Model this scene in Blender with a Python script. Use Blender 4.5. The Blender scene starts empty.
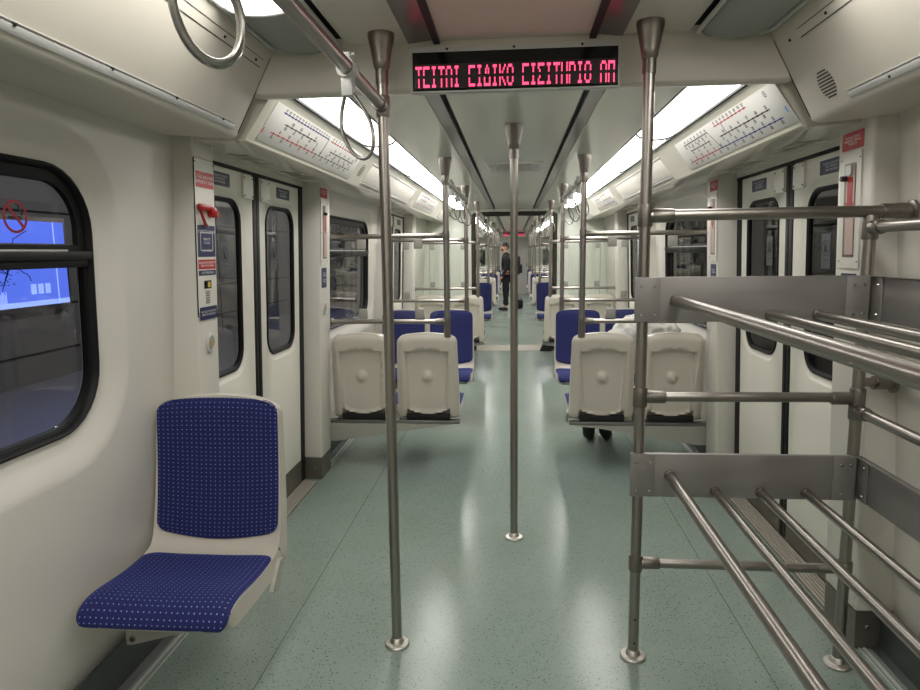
import bpy, bmesh, math, random
from mathutils import Matrix, Vector
random.seed(7)
SC = bpy.context.scene
COL = SC.collection
# ------------------------------------------------------------------ camera, world, exposure
F_PX = 657.0
cd = bpy.data.cameras.new('camera')
cd.sensor_width = 36.0; cd.lens = F_PX / 920.0 * 36.0
cd.clip_start = 0.05; cd.clip_end = 200
cam = bpy.data.objects.new('camera', cd); COL.objects.link(cam)
yv = Vector((514 - 460, -(250.5 - 345), -F_PX)).normalized()
dn = Vector((513 - 460, -(4700 - 345), -F_PX)).normalized()
zv = -dn; zv = (zv - yv * zv.dot(yv)).normalized(); xv = yv.cross(zv)
cam.matrix_world = Matrix.Translation((0, 0, 1.52)) @ Matrix((xv, yv, zv)).to_4x4()
SC.camera = cam
wd = bpy.data.worlds.new('world'); SC.world = wd; wd.use_nodes = True
wd.node_tree.nodes['Background'].inputs[0].default_value = (0.02, 0.023, 0.03, 1)
wd.node_tree.nodes['Background'].inputs[1].default_value = 1.0
SC.view_settings.view_transform = 'Standard'; SC.view_settings.look = 'None'
SC.view_settings.exposure = 0.95; SC.view_settings.gamma = 1.0; SC.view_settings.use_curve_mapping = False
LAMP = 4.6           # strength of the saloon light diffusers
def area(name, loc, sx, sy, power, col, rot=(0, 0, 0)):
    l = bpy.data.lights.new(name, 'AREA'); l.shape = 'RECTANGLE'; l.size = sx; l.size_y = sy
    l.energy = power; l.color = col
    o = bpy.data.objects.new(name, l); o.location = loc; o.rotation_euler = rot; COL.objects.link(o); return o
area('platform_light', (-4.0, 5.5, 3.3), 0.3, 9, 55, (1.0, 0.98, 0.95))
area('platform_light', (-4.0, 16, 3.3), 0.3, 9, 45, (1.0, 0.98, 0.95))

# ------------------------------------------------------------------ materials
def srgb(r, g, b):
    f = lambda c: (c / 255 / 12.92) if c / 255 <= 0.04045 else ((c / 255 + 0.055) / 1.055) ** 2.4
    return (f(r), f(g), f(b), 1)
def mat(name, col, rough=0.5, metal=0.0, emit=0, noise=0.0, nscale=20, bump=0.0, bscale=60, coat=0.0, spec=None, rvar=0.0, stretch=None):
    m = bpy.data.materials.new(name); m.use_nodes = True
    nt = m.node_tree; b = nt.nodes['Principled BSDF']
    b.inputs['Base Color'].default_value = col; b.inputs['Roughness'].default_value = rough
    b.inputs['Metallic'].default_value = metal
    if spec is not None: b.inputs['Specular IOR Level'].default_value = spec
    if coat: b.inputs['Coat Weight'].default_value = coat; b.inputs['Coat Roughness'].default_value = 0.08
    if emit:
        b.inputs['Emission Color'].default_value = col; b.inputs['Emission Strength'].default_value = emit
    if noise or bump or rvar:
        tc = nt.nodes.new('ShaderNodeTexCoord'); src = tc.outputs['Object']
        if stretch:
            mp = nt.nodes.new('ShaderNodeMapping'); mp.inputs['Scale'].default_value = stretch
            nt.links.new(src, mp.inputs[0]); src = mp.outputs[0]
        nz = nt.nodes.new('ShaderNodeTexNoise'); nz.inputs['Scale'].default_value = nscale; nz.inputs['Detail'].default_value = 4
        nt.links.new(src, nz.inputs['Vector'])
        if noise:
            mx = nt.nodes.new('ShaderNodeMix'); mx.data_type = 'RGBA'
            mx.inputs[6].default_value = tuple(c * (1 - noise) for c in col[:3]) + (1,)
            mx.inputs[7].default_value = tuple(min(1, c * (1 + noise)) for c in col[:3]) + (1,)
            nt.links.new(nz.outputs['Fac'], mx.inputs[0]); nt.links.new(mx.outputs[2], b.inputs['Base Color'])
        if rvar:
            mr = nt.nodes.new('ShaderNodeMapRange'); mr.inputs[1].default_value = 0.3; mr.inputs[2].default_value = 0.7
            mr.inputs[3].default_value = max(0.02, rough - rvar); mr.inputs[4].default_value = rough + rvar
            nt.links.new(nz.outputs['Fac'], mr.inputs[0]); nt.links.new(mr.outputs[0], b.inputs['Roughness'])
        if bump:
            n2 = nt.nodes.new('ShaderNodeTexNoise'); n2.inputs['Scale'].default_value = bscale; n2.inputs['Detail'].default_value = 3
            nt.links.new(src, n2.inputs['Vector'])
            bp = nt.nodes.new('ShaderNodeBump'); bp.inputs['Strength'].default_value = bump; bp.inputs['Distance'].default_value = 0.01
            nt.links.new(n2.outputs['Fac'], bp.inputs['Height']); nt.links.new(bp.outputs[0], b.inputs['Normal'])
    return m
M = {}
M['wall'] = mat('wall_laminate', srgb(213, 209, 199), 0.27, noise=0.012, nscale=2, bump=0.10, bscale=7)
M['cream'] = mat('cream_paint', srgb(214, 210, 200), 0.32, noise=0.02, nscale=5)
M['door'] = mat('door_paint', srgb(218, 215, 203), 0.3, noise=0.02, nscale=4)
M['ceil'] = mat('ceiling_panel', srgb(224, 223, 211), 0.2, noise=0.02, nscale=2, bump=0.05, bscale=5)
M['ceil_hi'] = mat('raised_ceiling_panel', srgb(216, 210, 198), 0.32, noise=0.03, nscale=2)
M['cabinet'] = mat('cabinet_face', srgb(206, 200, 187), 0.36, noise=0.02, nscale=4)
M['soffit'] = mat('soffit_paint', srgb(205, 201, 187), 0.13, noise=0.03, nscale=3)
M['end_paint'] = mat('pale_end_wall_paint', srgb(232, 236, 222), 0.32)
M['grey_metal'] = mat('anodised_channel', srgb(140, 140, 138), 0.32, 0.85, noise=0.08, nscale=12)
M['steel'] = mat('brushed_steel', srgb(158, 152, 145), 0.33, 1.0)
M['steel_dark'] = mat('cast_steel_fitting', srgb(134, 128, 121), 0.38, 0.95)
M['steel_plate'] = mat('scuffed_steel_plate', srgb(146, 142, 139), 0.5, 0.55, noise=0.12, nscale=9, rvar=0.1, stretch=(0.6, 1, 5))
M['steel_light'] = mat('satin_steel', srgb(200, 196, 188), 0.38, 1.0)
M['chrome'] = mat('polished_steel', srgb(205, 203, 198), 0.14, 1.0)
M['black'] = mat('black_rubber', srgb(9, 9, 10), 0.5, spec=0.25)
M['black_line'] = mat('dark_gap', srgb(20, 20, 22), 0.6)
M['kick'] = mat('scuffed_kick_plate', srgb(112, 107, 98), 0.4, 0.5, noise=0.2, nscale=14, bump=0.1)
M['skirt'] = mat('grey_skirting_vinyl', srgb(66, 70, 68), 0.45, noise=0.1, nscale=20)
M['gap'] = mat('dark_recess', srgb(10, 10, 11), 0.7)
M['shell'] = mat('cream_seat_shell', srgb(200, 193, 180), 0.33, noise=0.025, nscale=6)
M['bracket'] = mat('grey_seat_bracket', srgb(172, 170, 160), 0.4, 0.2)
M['red'] = mat('red_label', srgb(172, 26, 26), 0.45)
M['red_plastic'] = mat('red_plastic', srgb(156, 12, 12), 0.32)
M['navy'] = mat('navy_label', srgb(14, 24, 76), 0.45)
M['navy2'] = mat('dark_door_label', srgb(18, 24, 70), 0.45)
M['white'] = mat('white_print', srgb(232, 232, 228), 0.4)
M['ink'] = mat('black_print', srgb(28, 28, 32), 0.5)
M['blue_ink'] = mat('blue_print', srgb(40, 50, 150), 0.5)
M['redline'] = mat('red_print', srgb(205, 40, 50), 0.5)
M['olive'] = mat('olive_print', srgb(120, 110, 50), 0.5)
M['cyan_ink'] = mat('light_blue_print', srgb(40, 140, 205), 0.5)
M['mapboard'] = mat('map_board', srgb(206, 204, 198), 0.35)
M['plastic_grey'] = mat('light_grey_plastic', srgb(188, 188, 184), 0.4)
M['clip'] = mat('glass_clip', srgb(158, 155, 147), 0.4, 0.1)
M['strap'] = mat('grey_strap_loop', srgb(150, 148, 142), 0.25, 0.7)
M['yellow'] = mat('amber_button', srgb(200, 170, 60), 0.4)
M['display'] = mat('display_glass', srgb(8, 8, 12), 0.12)
M['led_off'] = mat('unlit_led_matrix', srgb(34, 22, 26), 0.4)
M['led'] = mat('lit_red_led', (1.0, 0.06, 0.16, 1), 0.5, emit=1.15)
M['skin'] = mat('skin', srgb(205, 150, 125), 0.5)
M['hair'] = mat('dark_hair', srgb(30, 24, 22), 0.6)
M['black_cloth'] = mat('black_cloth', srgb(22, 22, 28), 0.85, bump=0.4, bscale=30)
M['boot'] = mat('black_leather', srgb(14, 14, 15), 0.4, bump=0.2)
M['white_cloth'] = mat('crumpled_white_cloth', srgb(216, 214, 206), 0.8, noise=0.05, nscale=10, bump=1.0, bscale=14)
M['track'] = mat('threshold_aluminium', srgb(186, 180, 168), 0.42, 0.3, noise=0.08, nscale=20)
M['bellows'] = mat('gangway_bellows', srgb(120, 120, 112), 0.5)
M['tunnel'] = mat('tunnel_concrete', srgb(30, 31, 34), 0.9, noise=0.3, nscale=2)
M['pf_wall'] = mat('station_wall_panel', srgb(116, 114, 112), 0.5, noise=0.1, nscale=0.8)
M['pf_groove'] = mat('station_wall_joint', srgb(18, 18, 20), 0.7)
M['pf_floor'] = mat('platform_floor', srgb(118, 118, 124), 0.4, noise=0.2, nscale=6, stretch=(3, 0.3, 1))
M['screen'] = mat('backlit_map', srgb(92, 120, 236), 0.4, emit=0.62)
M['screen_w'] = mat('backlit_map_margin', srgb(150, 175, 250), 0.4, emit=0.8)
M['grey_end'] = mat('frosted_light_end', srgb(132, 138, 136), 0.22)

def lampmat(name, s):
    m = bpy.data.materials.new(name); m.use_nodes = True; b = m.node_tree.nodes['Principled BSDF']
    b.inputs['Base Color'].default_value = (0.9, 0.9, 0.86, 1); b.inputs['Roughness'].default_value = 0.35
    b.inputs['Emission Color'].default_value = (1.0, 0.978, 0.945, 1); b.inputs['Emission Strength'].default_value = s
    return m
M['lamp'] = lampmat('lit_diffuser', LAMP)
M['lamp_far'] = lampmat('lit_diffuser_far_boosted', LAMP * 1.6)  # same diffuser, glow boosted from mid-carriage on to brighten the far end

def glassmat(name, tint, rough=0.0, ior=1.4):
    m = bpy.data.materials.new(name); m.use_nodes = True; nt = m.node_tree
    for n in list(nt.nodes): nt.nodes.remove(n)
    out = nt.nodes.new('ShaderNodeOutputMaterial'); tr = nt.nodes.new('ShaderNodeBsdfTransparent')
    gl = nt.nodes.new('ShaderNodeBsdfGlossy'); mx = nt.nodes.new('ShaderNodeMixShader'); fr = nt.nodes.new('ShaderNodeFresnel')
    geo = nt.nodes.new('ShaderNodeNewGeometry'); mi = nt.nodes.new('ShaderNodeMix'); mi.inputs[2].default_value = ior; mi.inputs[3].default_value = 1 / ior; nt.links.new(geo.outputs['Backfacing'], mi.inputs[0]); nt.links.new(mi.outputs[0], fr.inputs[0]); tr.inputs[0].default_value = tint; gl.inputs['Roughness'].default_value = rough
    nt.links.new(fr.outputs[0], mx.inputs[0]); nt.links.new(tr.outputs[0], mx.inputs[1]); nt.links.new(gl.outputs[0], mx.inputs[2])
    nt.links.new(mx.outputs[0], out.inputs[0]); return m
M['glass'] = glassmat('tinted_window_glass', (0.8, 0.81, 0.84, 1), 0.01)
M['glass_dark'] = glassmat('tunnel_side_glass_darkened', (0.5, 0.5, 0.53, 1), 0.01, 1.3)  # right-side copy of the window glass, tunnel darkness put into its tint
M['clear'] = glassmat('clear_screen_glass', (0.985, 0.99, 0.985, 1), 0.0, 1.45)

def floor_mat():
    m = bpy.data.materials.new('speckled_green_vinyl'); m.use_nodes = True; nt = m.node_tree; b = nt.nodes['Principled BSDF']
    L = nt.links.new; N = nt.nodes.new
    tc = N('ShaderNodeTexCoord')
    big = N('ShaderNodeTexNoise'); big.inputs['Scale'].default_value = 1.3; big.inputs['Detail'].default_value = 5; L(tc.outputs['Object'], big.inputs['Vector'])
    r = N('ShaderNodeValToRGB'); L(big.outputs['Fac'], r.inputs[0])
    r.color_ramp.elements[0].position = 0.32; r.color_ramp.elements[0].color = srgb(130, 145, 136)
    r.color_ramp.elements[1].position = 0.68; r.color_ramp.elements[1].color = srgb(139, 153, 145)
    cur = r.outputs[0]
    def speck(scale, th, col, cur):
        v = N('ShaderNodeTexVoronoi'); v.inputs['Scale'].default_value = scale; L(tc.outputs['Object'], v.inputs['Vector'])
        wn = N('ShaderNodeMath'); wn.operation = 'LESS_THAN'; wn.inputs[1].default_value = th; L(v.outputs['Distance'], wn.inputs[0])
        sp = N('ShaderNodeSeparateColor'); L(v.outputs['Color'], sp.inputs[0])
        g = N('ShaderNodeMath'); g.operation = 'GREATER_THAN'; g.inputs[1].default_value = 0.45; L(sp.outputs[0], g.inputs[0])
        mu = N('ShaderNodeMath'); mu.operation = 'MULTIPLY'; L(wn.outputs[0], mu.inputs[0]); L(g.outputs[0], mu.inputs[1])
        mx = N('ShaderNodeMix'); mx.data_type = 'RGBA'; L(mu.outputs[0], mx.inputs[0]); L(cur, mx.inputs[6]); mx.inputs[7].default_value = col
        return mx.outputs[2]
    cur = speck(78, 0.2, srgb(48, 58, 58), cur)
    cur = speck(120, 0.24, srgb(84, 104, 98), cur)
    cur = speck(80, 0.2, srgb(150, 160, 148), cur)
    # brownish scuffs
    n3 = N('ShaderNodeTexNoise'); n3.inputs['Scale'].default_value = 2.3; n3.inputs['Detail'].default_value = 6; L(tc.outputs['Object'], n3.inputs['Vector'])
    rr = N('ShaderNodeMapRange'); rr.inputs[1].default_value = 0.45; rr.inputs[2].default_value = 0.85; rr.inputs[3].default_value = 0; rr.inputs[4].default_value = 0.35; L(n3.outputs['Fac'], rr.inputs[0])
    mb = N('ShaderNodeMix'); mb.data_type = 'RGBA'; L(rr.outputs[0], mb.inputs[0]); L(cur, mb.inputs[6]); mb.inputs[7].default_value = srgb(128, 136, 120); cur = mb.outputs[2]
    # welded seams between the vinyl sheets
    sx = N('ShaderNodeSeparateXYZ'); L(tc.outputs['Object'], sx.inputs[0])
    ab = N('ShaderNodeMath'); ab.operation = 'ABSOLUTE'; L(sx.outputs[0], ab.inputs[0])
    su = N('ShaderNodeMath'); su.operation = 'SUBTRACT'; su.inputs[1].default_value = 0.915; L(ab.outputs[0], su.inputs[0])
    a2 = N('ShaderNodeMath'); a2.operation = 'ABSOLUTE'; L(su.outputs[0], a2.inputs[0])
    lt = N('ShaderNodeMath'); lt.operation = 'LESS_THAN'; lt.inputs[1].default_value = 0.0022; L(a2.outputs[0], lt.inputs[0])
    ms = N('ShaderNodeMix'); ms.data_type = 'RGBA'; L(lt.outputs[0], ms.inputs[0]); L(cur, ms.inputs[6]); ms.inputs[7].default_value = srgb(86, 104, 97)
    L(ms.outputs[2], b.inputs['Base Color'])
    mr = N('ShaderNodeMapRange'); mr.inputs[1].default_value = 0.1; mr.inputs[2].default_value = 0.9; mr.inputs[3].default_value = 0.17; mr.inputs[4].default_value = 0.27
    L(n3.outputs['Fac'], mr.inputs[0]); L(mr.outputs[0], b.inputs['Roughness'])
    bn = N('ShaderNodeTexNoise'); bn.inputs['Scale'].default_value = 90; L(tc.outputs['Object'], bn.inputs['Vector'])
    bp = N('ShaderNodeBump'); bp.inputs['Strength'].default_value = 0.12; bp.inputs['Distance'].default_value = 0.004; L(bn.outputs['Fac'], bp.inputs['Height']); L(bp.outputs[0], b.inputs['Normal'])
    b.inputs['Specular IOR Level'].default_value = 0.5
    return m
M['floor'] = floor_mat()
def fabric_mat():
    m = bpy.data.materials.new('blue_dotted_moquette'); m.use_nodes = True; nt = m.node_tree; b = nt.nodes['Principled BSDF']
    L = nt.links.new; N = nt.nodes.new
    uv = N('ShaderNodeUVMap'); uv.uv_map = 'UVMap'
    mp = N('ShaderNodeMapping'); mp.inputs['Scale'].default_value = (66, 66, 66); L(uv.outputs[0], mp.inputs[0])
    fr = N('ShaderNodeVectorMath'); fr.operation = 'FRACTION'; L(mp.outputs[0], fr.inputs[0])
    ds = N('ShaderNodeVectorMath'); ds.operation = 'DISTANCE'; ds.inputs[1].default_value = (0.5, 0.5, 0); L(fr.outputs[0], ds.inputs[0])
    lt = N('ShaderNodeMath'); lt.operation = 'LESS_THAN'; lt.inputs[1].default_value = 0.12; L(ds.outputs['Value'], lt.inputs[0])
    nz = N('ShaderNodeTexNoise'); nz.inputs['Scale'].default_value = 260; L(uv.outputs[0], nz.inputs['Vector'])
    r = N('ShaderNodeValToRGB'); L(nz.outputs['Fac'], r.inputs[0])
    r.color_ramp.elements[0].color = srgb(14, 18, 66); r.color_ramp.elements[1].color = srgb(26, 33, 104)
    mx = N('ShaderNodeMix'); mx.data_type = 'RGBA'; L(lt.outputs[0], mx.inputs[0]); L(r.outputs[0], mx.inputs[6]); mx.inputs[7].default_value = srgb(132, 148, 205)
    L(mx.outputs[2], b.inputs['Base Color']); b.inputs['Roughness'].default_value = 0.85
    b.inputs['Sheen Weight'].default_value = 0.25; b.inputs['Sheen Tint'].default_value = srgb(90, 110, 220)
    bp = N('ShaderNodeBump'); bp.inputs['Strength'].default_value = 0.3; bp.inputs['Distance'].default_value = 0.002; L(nz.outputs['Fac'], bp.inputs['Height']); L(bp.outputs[0], b.inputs['Normal'])
    return m
M['fabric'] = fabric_mat()

# ------------------------------------------------------------------ mesh helpers
I4 = Matrix.Identity(4)
def obj(name, bm, m, parent=None, ang=35, recalc=True):
    if recalc: bmesh.ops.recalc_face_normals(bm, faces=bm.faces)
    me = bpy.data.meshes.new(name); bm.to_mesh(me); bm.free()
    for p in me.polygons: p.use_smooth = True
    me.set_sharp_from_angle(angle=math.radians(ang))
    me.materials.append(m if not isinstance(m, str) else M[m])
    o = bpy.data.objects.new(name, me); COL.objects.link(o)
    if parent: o.parent = parent
    return o
def tag(o, label, cat, group=None, kind=None):
    o['label'] = label; o['category'] = cat
    if group: o['group'] = group
    if kind: o['kind'] = kind
    return o
def empty(name, label, cat, mw=None, group=None, kind=None):
    o = bpy.data.objects.new(name, None); o.empty_display_size = 0.05; COL.objects.link(o)
    if mw is not None: o.matrix_world = mw
    return tag(o, label, cat, group, kind)
def struct(name, bm, m, label, cat, parent=None, ang=35):
    o = obj(name, bm, m, parent, ang)
    if parent is None: tag(o, label, cat, None, 'structure')
    return o
def dup(o, parent=None):
    c = o.copy(); COL.objects.link(c)
    if parent: c.parent = parent
    for ch in list(o.children): dup(ch, c)
    return c
def B(): return bmesh.new()
def box(bm, x0, x1, y0, y1, z0, z1, bev=0, mw=None, seg=2):
    vs = [bm.verts.new((x, y, z)) for x in (x0, x1) for y in (y0, y1) for z in (z0, z1)]
    q = [(0, 1, 3, 2), (4, 6, 7, 5), (0, 4, 5, 1), (2, 3, 7, 6), (0, 2, 6, 4), (1, 5, 7, 3)]
    fs = [bm.faces.new([vs[i] for i in f]) for f in q]
    if bev:
        es = list({e for f in fs for e in f.edges})
        r = bmesh.ops.bevel(bm, geom=es, offset=bev, segments=seg, affect='EDGES', profile=0.5)
        vs = list({v for v in vs if v.is_valid} | set(r['verts']))
    if mw is not None: bmesh.ops.transform(bm, matrix=mw, verts=vs)
    return bm
def tube(bm, pts, r, n=14, caps=True, closed=False, rx=None):
    pts = [Vector(p) for p in pts]; k = len(pts)
    rs = r if isinstance(r, (list, tuple)) else [r] * k
    tans = []
    for i in range(k):
        a = pts[(i - 1) % k] if (i > 0 or closed) else pts[i]; b = pts[(i + 1) % k] if (i < k - 1 or closed) else pts[i]
        tans.append((b - a).normalized())
    t0 = tans[0]; up = Vector((0, 0, 1)) if abs(t0.z) < 0.9 else Vector((1, 0, 0))
    nrm = (up - t0 * up.dot(t0)).normalized(); rings = []
    for i in range(k):
        t = tans[i]; nrm = (nrm - t * nrm.dot(t)).normalized(); bi = t.cross(nrm)
        q = rx if rx else 1.0
        rings.append([bm.verts.new(pts[i] + (nrm * math.cos(2 * math.pi * j / n) + bi * q * math.sin(2 * math.pi * j / n)) * rs[i]) for j in range(n)])
    for i in range(k if closed else k - 1):
        a, b = rings[i], rings[(i + 1) % k]
        for j in range(n): bm.faces.new((a[j], a[(j + 1) % n], b[(j + 1) % n], b[j]))
    if caps and not closed:
        bm.faces.new(rings[0][::-1]); bm.faces.new(rings[-1])
    return bm
def fillet(pts, r, n=5):
    out = [Vector(pts[0])]
    for i in range(1, len(pts) - 1):
        p = Vector(pts[i]); a = (Vector(pts[i - 1]) - p).normalized(); b = (Vector(pts[i + 1]) - p).normalized()
        s = p + a * r; e = p + b * r
        for k in range(n + 1):
            t = k / n; out.append(s * (1 - t) ** 2 + p * 2 * t * (1 - t) + e * t * t)
    out.append(Vector(pts[-1])); return out
def lathe(bm, prof, n=24, mw=I4):
    rings = []
    for r, z in prof:
        rings.append([bm.verts.new(mw @ Vector((max(r, 1e-4) * math.cos(2 * math.pi * j / n), max(r, 1e-4) * math.sin(2 * math.pi * j / n), z))) for j in range(n)])
    for a, b in zip(rings, rings[1:]):
        for j in range(n): bm.faces.new((a[j], a[(j + 1) % n], b[(j + 1) % n], b[j]))
    bm.faces.new(rings[0][::-1]); bm.faces.new(rings[-1]); return bm
def rrect(w, h, r, n=6, cx=0, cy=0):
    out = []
    for sx, sy, a0 in ((1, 1, 0), (-1, 1, 90), (-1, -1, 180), (1, -1, 270)):
        for k in range(n + 1):
            a = math.radians(a0 + 90 * k / n)
            out.append((cx + sx * (w / 2 - r) + r * math.cos(a), cy + sy * (h / 2 - r) + r * math.sin(a)))
    return out
def plate(bm, o2, t, mw=I4, z0=0.0):
    a = [bm.verts.new(mw @ Vector((x, y, z0))) for x, y in o2]; b = [bm.verts.new(mw @ Vector((x, y, z0 + t))) for x, y in o2]
    n = len(o2); bm.faces.new(a[::-1]); bm.faces.new(b)
    for i in range(n): bm.faces.new((a[i], a[(i + 1) % n], b[(i + 1) % n], b[i]))
    return bm
def rings(bm, lst, mw=I4, close=False):
    """loft between outlines [(outline2d, depth), ...]"""
    R = [[bm.verts.new(mw @ Vector((x, y, d))) for x, y in o2] for o2, d in lst]
    n = len(R[0]); pairs = list(zip(R, R[1:]))
    if close: pairs.append((R[-1], R[0]))
    for a, b in pairs:
        for i in range(n): bm.faces.new((a[i], a[(i + 1) % n], b[(i + 1) % n], b[i]))
    return bm
def prism(bm, xz, y0, y1, s=1):
    a = [bm.verts.new((s * x, y0, z)) for x, z in xz]; b = [bm.verts.new((s * x, y1, z)) for x, z in xz]
    n = len(xz); bm.faces.new(a); bm.faces.new(b[::-1])
    for i in range(n): bm.faces.new((a[i], a[(i + 1) % n], b[(i + 1) % n], b[i]))
    return bm
def FR(side, x, y, z):
    """local x -> reading direction, y -> up, z -> towards the aisle"""
    if side == 'L': c = ((0, 1, 0), (0, 0, 1), (1, 0, 0))
    elif side == 'R': c = ((0, -1, 0), (0, 0, 1), (-1, 0, 0))
    else: c = ((1, 0, 0), (0, 0, 1), (0, -1, 0))
    m = Matrix(c).transposed().to_4x4(); m.translation = (x, y, z); return m
def LEAN(s): return Matrix.Translation((s * 1.36, 0, 1.0)) @ Matrix.Rotation(-s * 0.035, 4, 'Y') @ Matrix.Translation((-s * 1.36, 0, -1.0))
def wallf(s, x, y, z): return FR('L' if s < 0 else 'R', s * x, y, z)
TEXTS = {}
def text(name, body, size, m, parent, mw, sx=1.0, align='CENTER', space=1.0):
    key = (body, size, align, space)
    if key not in TEXTS:
        c = bpy.data.curves.new(name, 'FONT'); c.body = body; c.size = size; c.align_x = align; c.align_y = 'CENTER'; c.space_line = space; c.offset = 0.0
        t = bpy.data.objects.new('tmp', c); COL.objects.link(t); bpy.context.view_layer.update()
        me = bpy.data.meshes.new_from_object(t.evaluated_get(bpy.context.evaluated_depsgraph_get())); bpy.data.objects.remove(t)
        TEXTS[key] = me
    me = TEXTS[key]
    if me.materials and me.materials[0] != M[m]: me = me.copy(); me.materials.clear()
    if not me.materials: me.materials.append(M[m])
    o = bpy.data.objects.new(name, me); COL.objects.link(o)
    o.parent = parent; o.matrix_local = mw @ Matrix.Diagonal((sx, 1, 1, 1)); return o
def T(x=0, y=0, z=0): return Matrix.Translation((x, y, z))
ORD = ['nearest', 'second', 'third', 'fourth', 'fifth', 'sixth', 'seventh', 'eighth', 'ninth']
def SN(s): return 'left' if s < 0 else 'right'

# ------------------------------------------------------------------ plan of the train (metres, y runs away from the camera)
XW, XP, XD = 1.34, 1.26, 1.38
YN, YE, YF = -2.6, 10.0, 23.4            # wall behind the camera, end of this car, far end of next car
ZL, ZH = 2.13, 2.26
DOORS = [3.42, 7.35, 13.25, 17.18, 21.1]
BULK = 2.45
struct('floor', box(B(), -1.5, 1.5, YN, YE, -0.06, 0), 'floor', 'speckled green vinyl floor of the near carriage', 'floor')
struct('floor', box(B(), -1.5, 1.5, YE + 0.6, YF, -0.06, 0), 'floor', 'speckled green vinyl floor of the next carriage', 'floor')
gb = B(); box(gb, -0.7, 0.7, YE, YE + 0.6, -0.05, 0.004)
for k in range(4): box(gb, -0.62, 0.62, YE + 0.05 + k * 0.14, YE + 0.10 + k * 0.14, 0.004, 0.009, 0.002)
struct('floor', gb, 'track', 'ribbed metal bridge plate in the gangway floor', 'floor plate')

# ---- walls
def bay(s, y0, y1, win, n, nm):
    z0, z1 = 0.0, 2.0
    bm = B(); mw = wallf(s, XW, 0, 0); sg = 1 if s < 0 else -1
    def mm(o2): return [(sg * a, b) for a, b in o2]
    if win:
        a, b, c, d, r = win; cy, cz, w, h = (a + b) / 2, (c + d) / 2, b - a, d - c
        outer = rrect(y1 - y0, z1 - 0.0, 0.0001, 8, (y0 + y1) / 2, 1.0)
        lst = [(outer, 0)]
        for off, dep in ((0.125, 0), (0.115, -0.001), (0.10, -0.005), (0.075, -0.017), (0.05, -0.029), (0.035, -0.035), (0.015, -0.038), (0.0, -0.04), (0, -0.09)):
            lst.append((rrect(w + 2 * off, h + 2 * off, r + off, 8, cy, cz), dep))
        rings(bm, [(mm(o), d_) for o, d_ in lst], mw)
        bmesh.ops.remove_doubles(bm, verts=bm.verts, dist=0.0005)
    else:
        plate(bm, mm(rrect(y1 - y0, z1, 0.0001, 1, (y0 + y1) / 2, 1.0)), -0.06, mw)
        bmesh.ops.remove_doubles(bm, verts=bm.verts, dist=0.0005)
    for v in bm.verts:
        if v.co.z < 0.845: v.co.x += s * 0.07 * (1 - v.co.z / 0.845)
    o = struct('wall_' + SN(s), bm, 'wall', f'cream moulded side wall, {SN(s)} side, {nm}', 'wall', ang=40); o.matrix_world = LEAN(s)
    k = B(); prism(k, [(1.36, 0.0), (1.382, 0.015), (1.388, 0.15), (1.40, 0.15), (1.41, 0.0)], y0, y1, s)
    struct('baseboard_' + SN(s), k, 'skirt', f'dark grey skirting, {SN(s)} side, {nm}', 'skirting')
    k = B(); box(k, s * 1.335 - 0.009, s * 1.335 + 0.003, y0, y1, 0, 0.005); box(k, s * 1.315 - 0.003, s * 1.315 + 0.002, y0, y1, 0, 0.004)
    struct('trim', k, 'plastic_grey', f'pale floor edge strip, {SN(s)} side, {nm}', 'edge strip')
    if win:
        a, b, c, d, r = win; cy, cz, w, h = (a + b) / 2, (c + d) / 2, b - a, d - c
        root = empty(f'window_{n}', f'black framed rounded window, {SN(s)} side, {nm}', 'window', LEAN(s) @ mw, kind='structure')
        g = B()
        R = lambda off, dd: ([(sg * p, q) for p, q in rrect(w + 2 * off, h + 2 * off, max(r + off, 0.02), 8, cy, cz)], dd)
        rings(g, [R(0.004, -0.045), R(0.002, -0.03), R(-0.006, -0.026), R(-0.012, -0.032), R(-0.016, -0.045), R(-0.024, -0.05), R(-0.024, -0.07), R(0.004, -0.07)], close=True)
        obj('window_frame', g, 'black', root)
        zb = 1.503
        if d > 1.6:
            g = B()
            prismpts = lambda z0_, z1_, d0, d1: box(g, min(sg * (a + 0.02), sg * (b - 0.02)), max(sg * (a + 0.02), sg * (b - 0.02)), z0_, z1_, d0, d1, 0.004)
            prismpts(zb - 0.02, zb + 0.004, -0.065, -0.034); prismpts(zb + 0.004, zb + 0.03, -0.065, -0.018)
            obj('transom_bar', g, 'black', root)
            g = B()   # sash of the tilting upper light: rounded top corners, square foot
            za_, zt_ = zb + 0.022, d - 0.022
            def dsh(off, dd):
                hw2 = w / 2 - 0.022 + off; rt_ = max(0.04, 0.165 + off); o = []
                for k in range(13): t = math.radians(90 * k / 12); o.append((sg * cy + hw2 - rt_ + rt_ * math.cos(t), zt_ + off - rt_ + rt_ * math.sin(t)))
                for k in range(13): t = math.radians(90 + 90 * k / 12); o.append((sg * cy - hw2 + rt_ + rt_ * math.cos(t), zt_ + off - rt_ + rt_ * math.sin(t)))
                o += [(sg * cy - hw2, za_ - off), (sg * cy + hw2, za_ - off)]
                return (o, dd)
            rings(g, [dsh(0.008, -0.06), dsh(0.004, -0.044), dsh(-0.026, -0.048), dsh(-0.030, -0.062)])
            obj('upper_sash', g, 'black', root)
            g = B(); box(g, min(sg * (a + 0.1), sg * (b - 0.12)), max(sg * (a + 0.1), sg * (b - 0.12)), zb + 0.03, zb + 0.035, -0.045, -0.03); obj('sash_glint', g, 'plastic_grey', root)  # pale strip in place of the map screen's bright reflection on the sash
        g = B(); plate(g, [(sg * p, q) for p, q in rrect(w - 0.05, h - 0.05, r - 0.02, 8, cy, cz)], 0.005, I4, -0.068)
        obj('window_pane', g, 'glass' if s < 0 else 'glass_dark', root)
        return root
wn = 0
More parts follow.
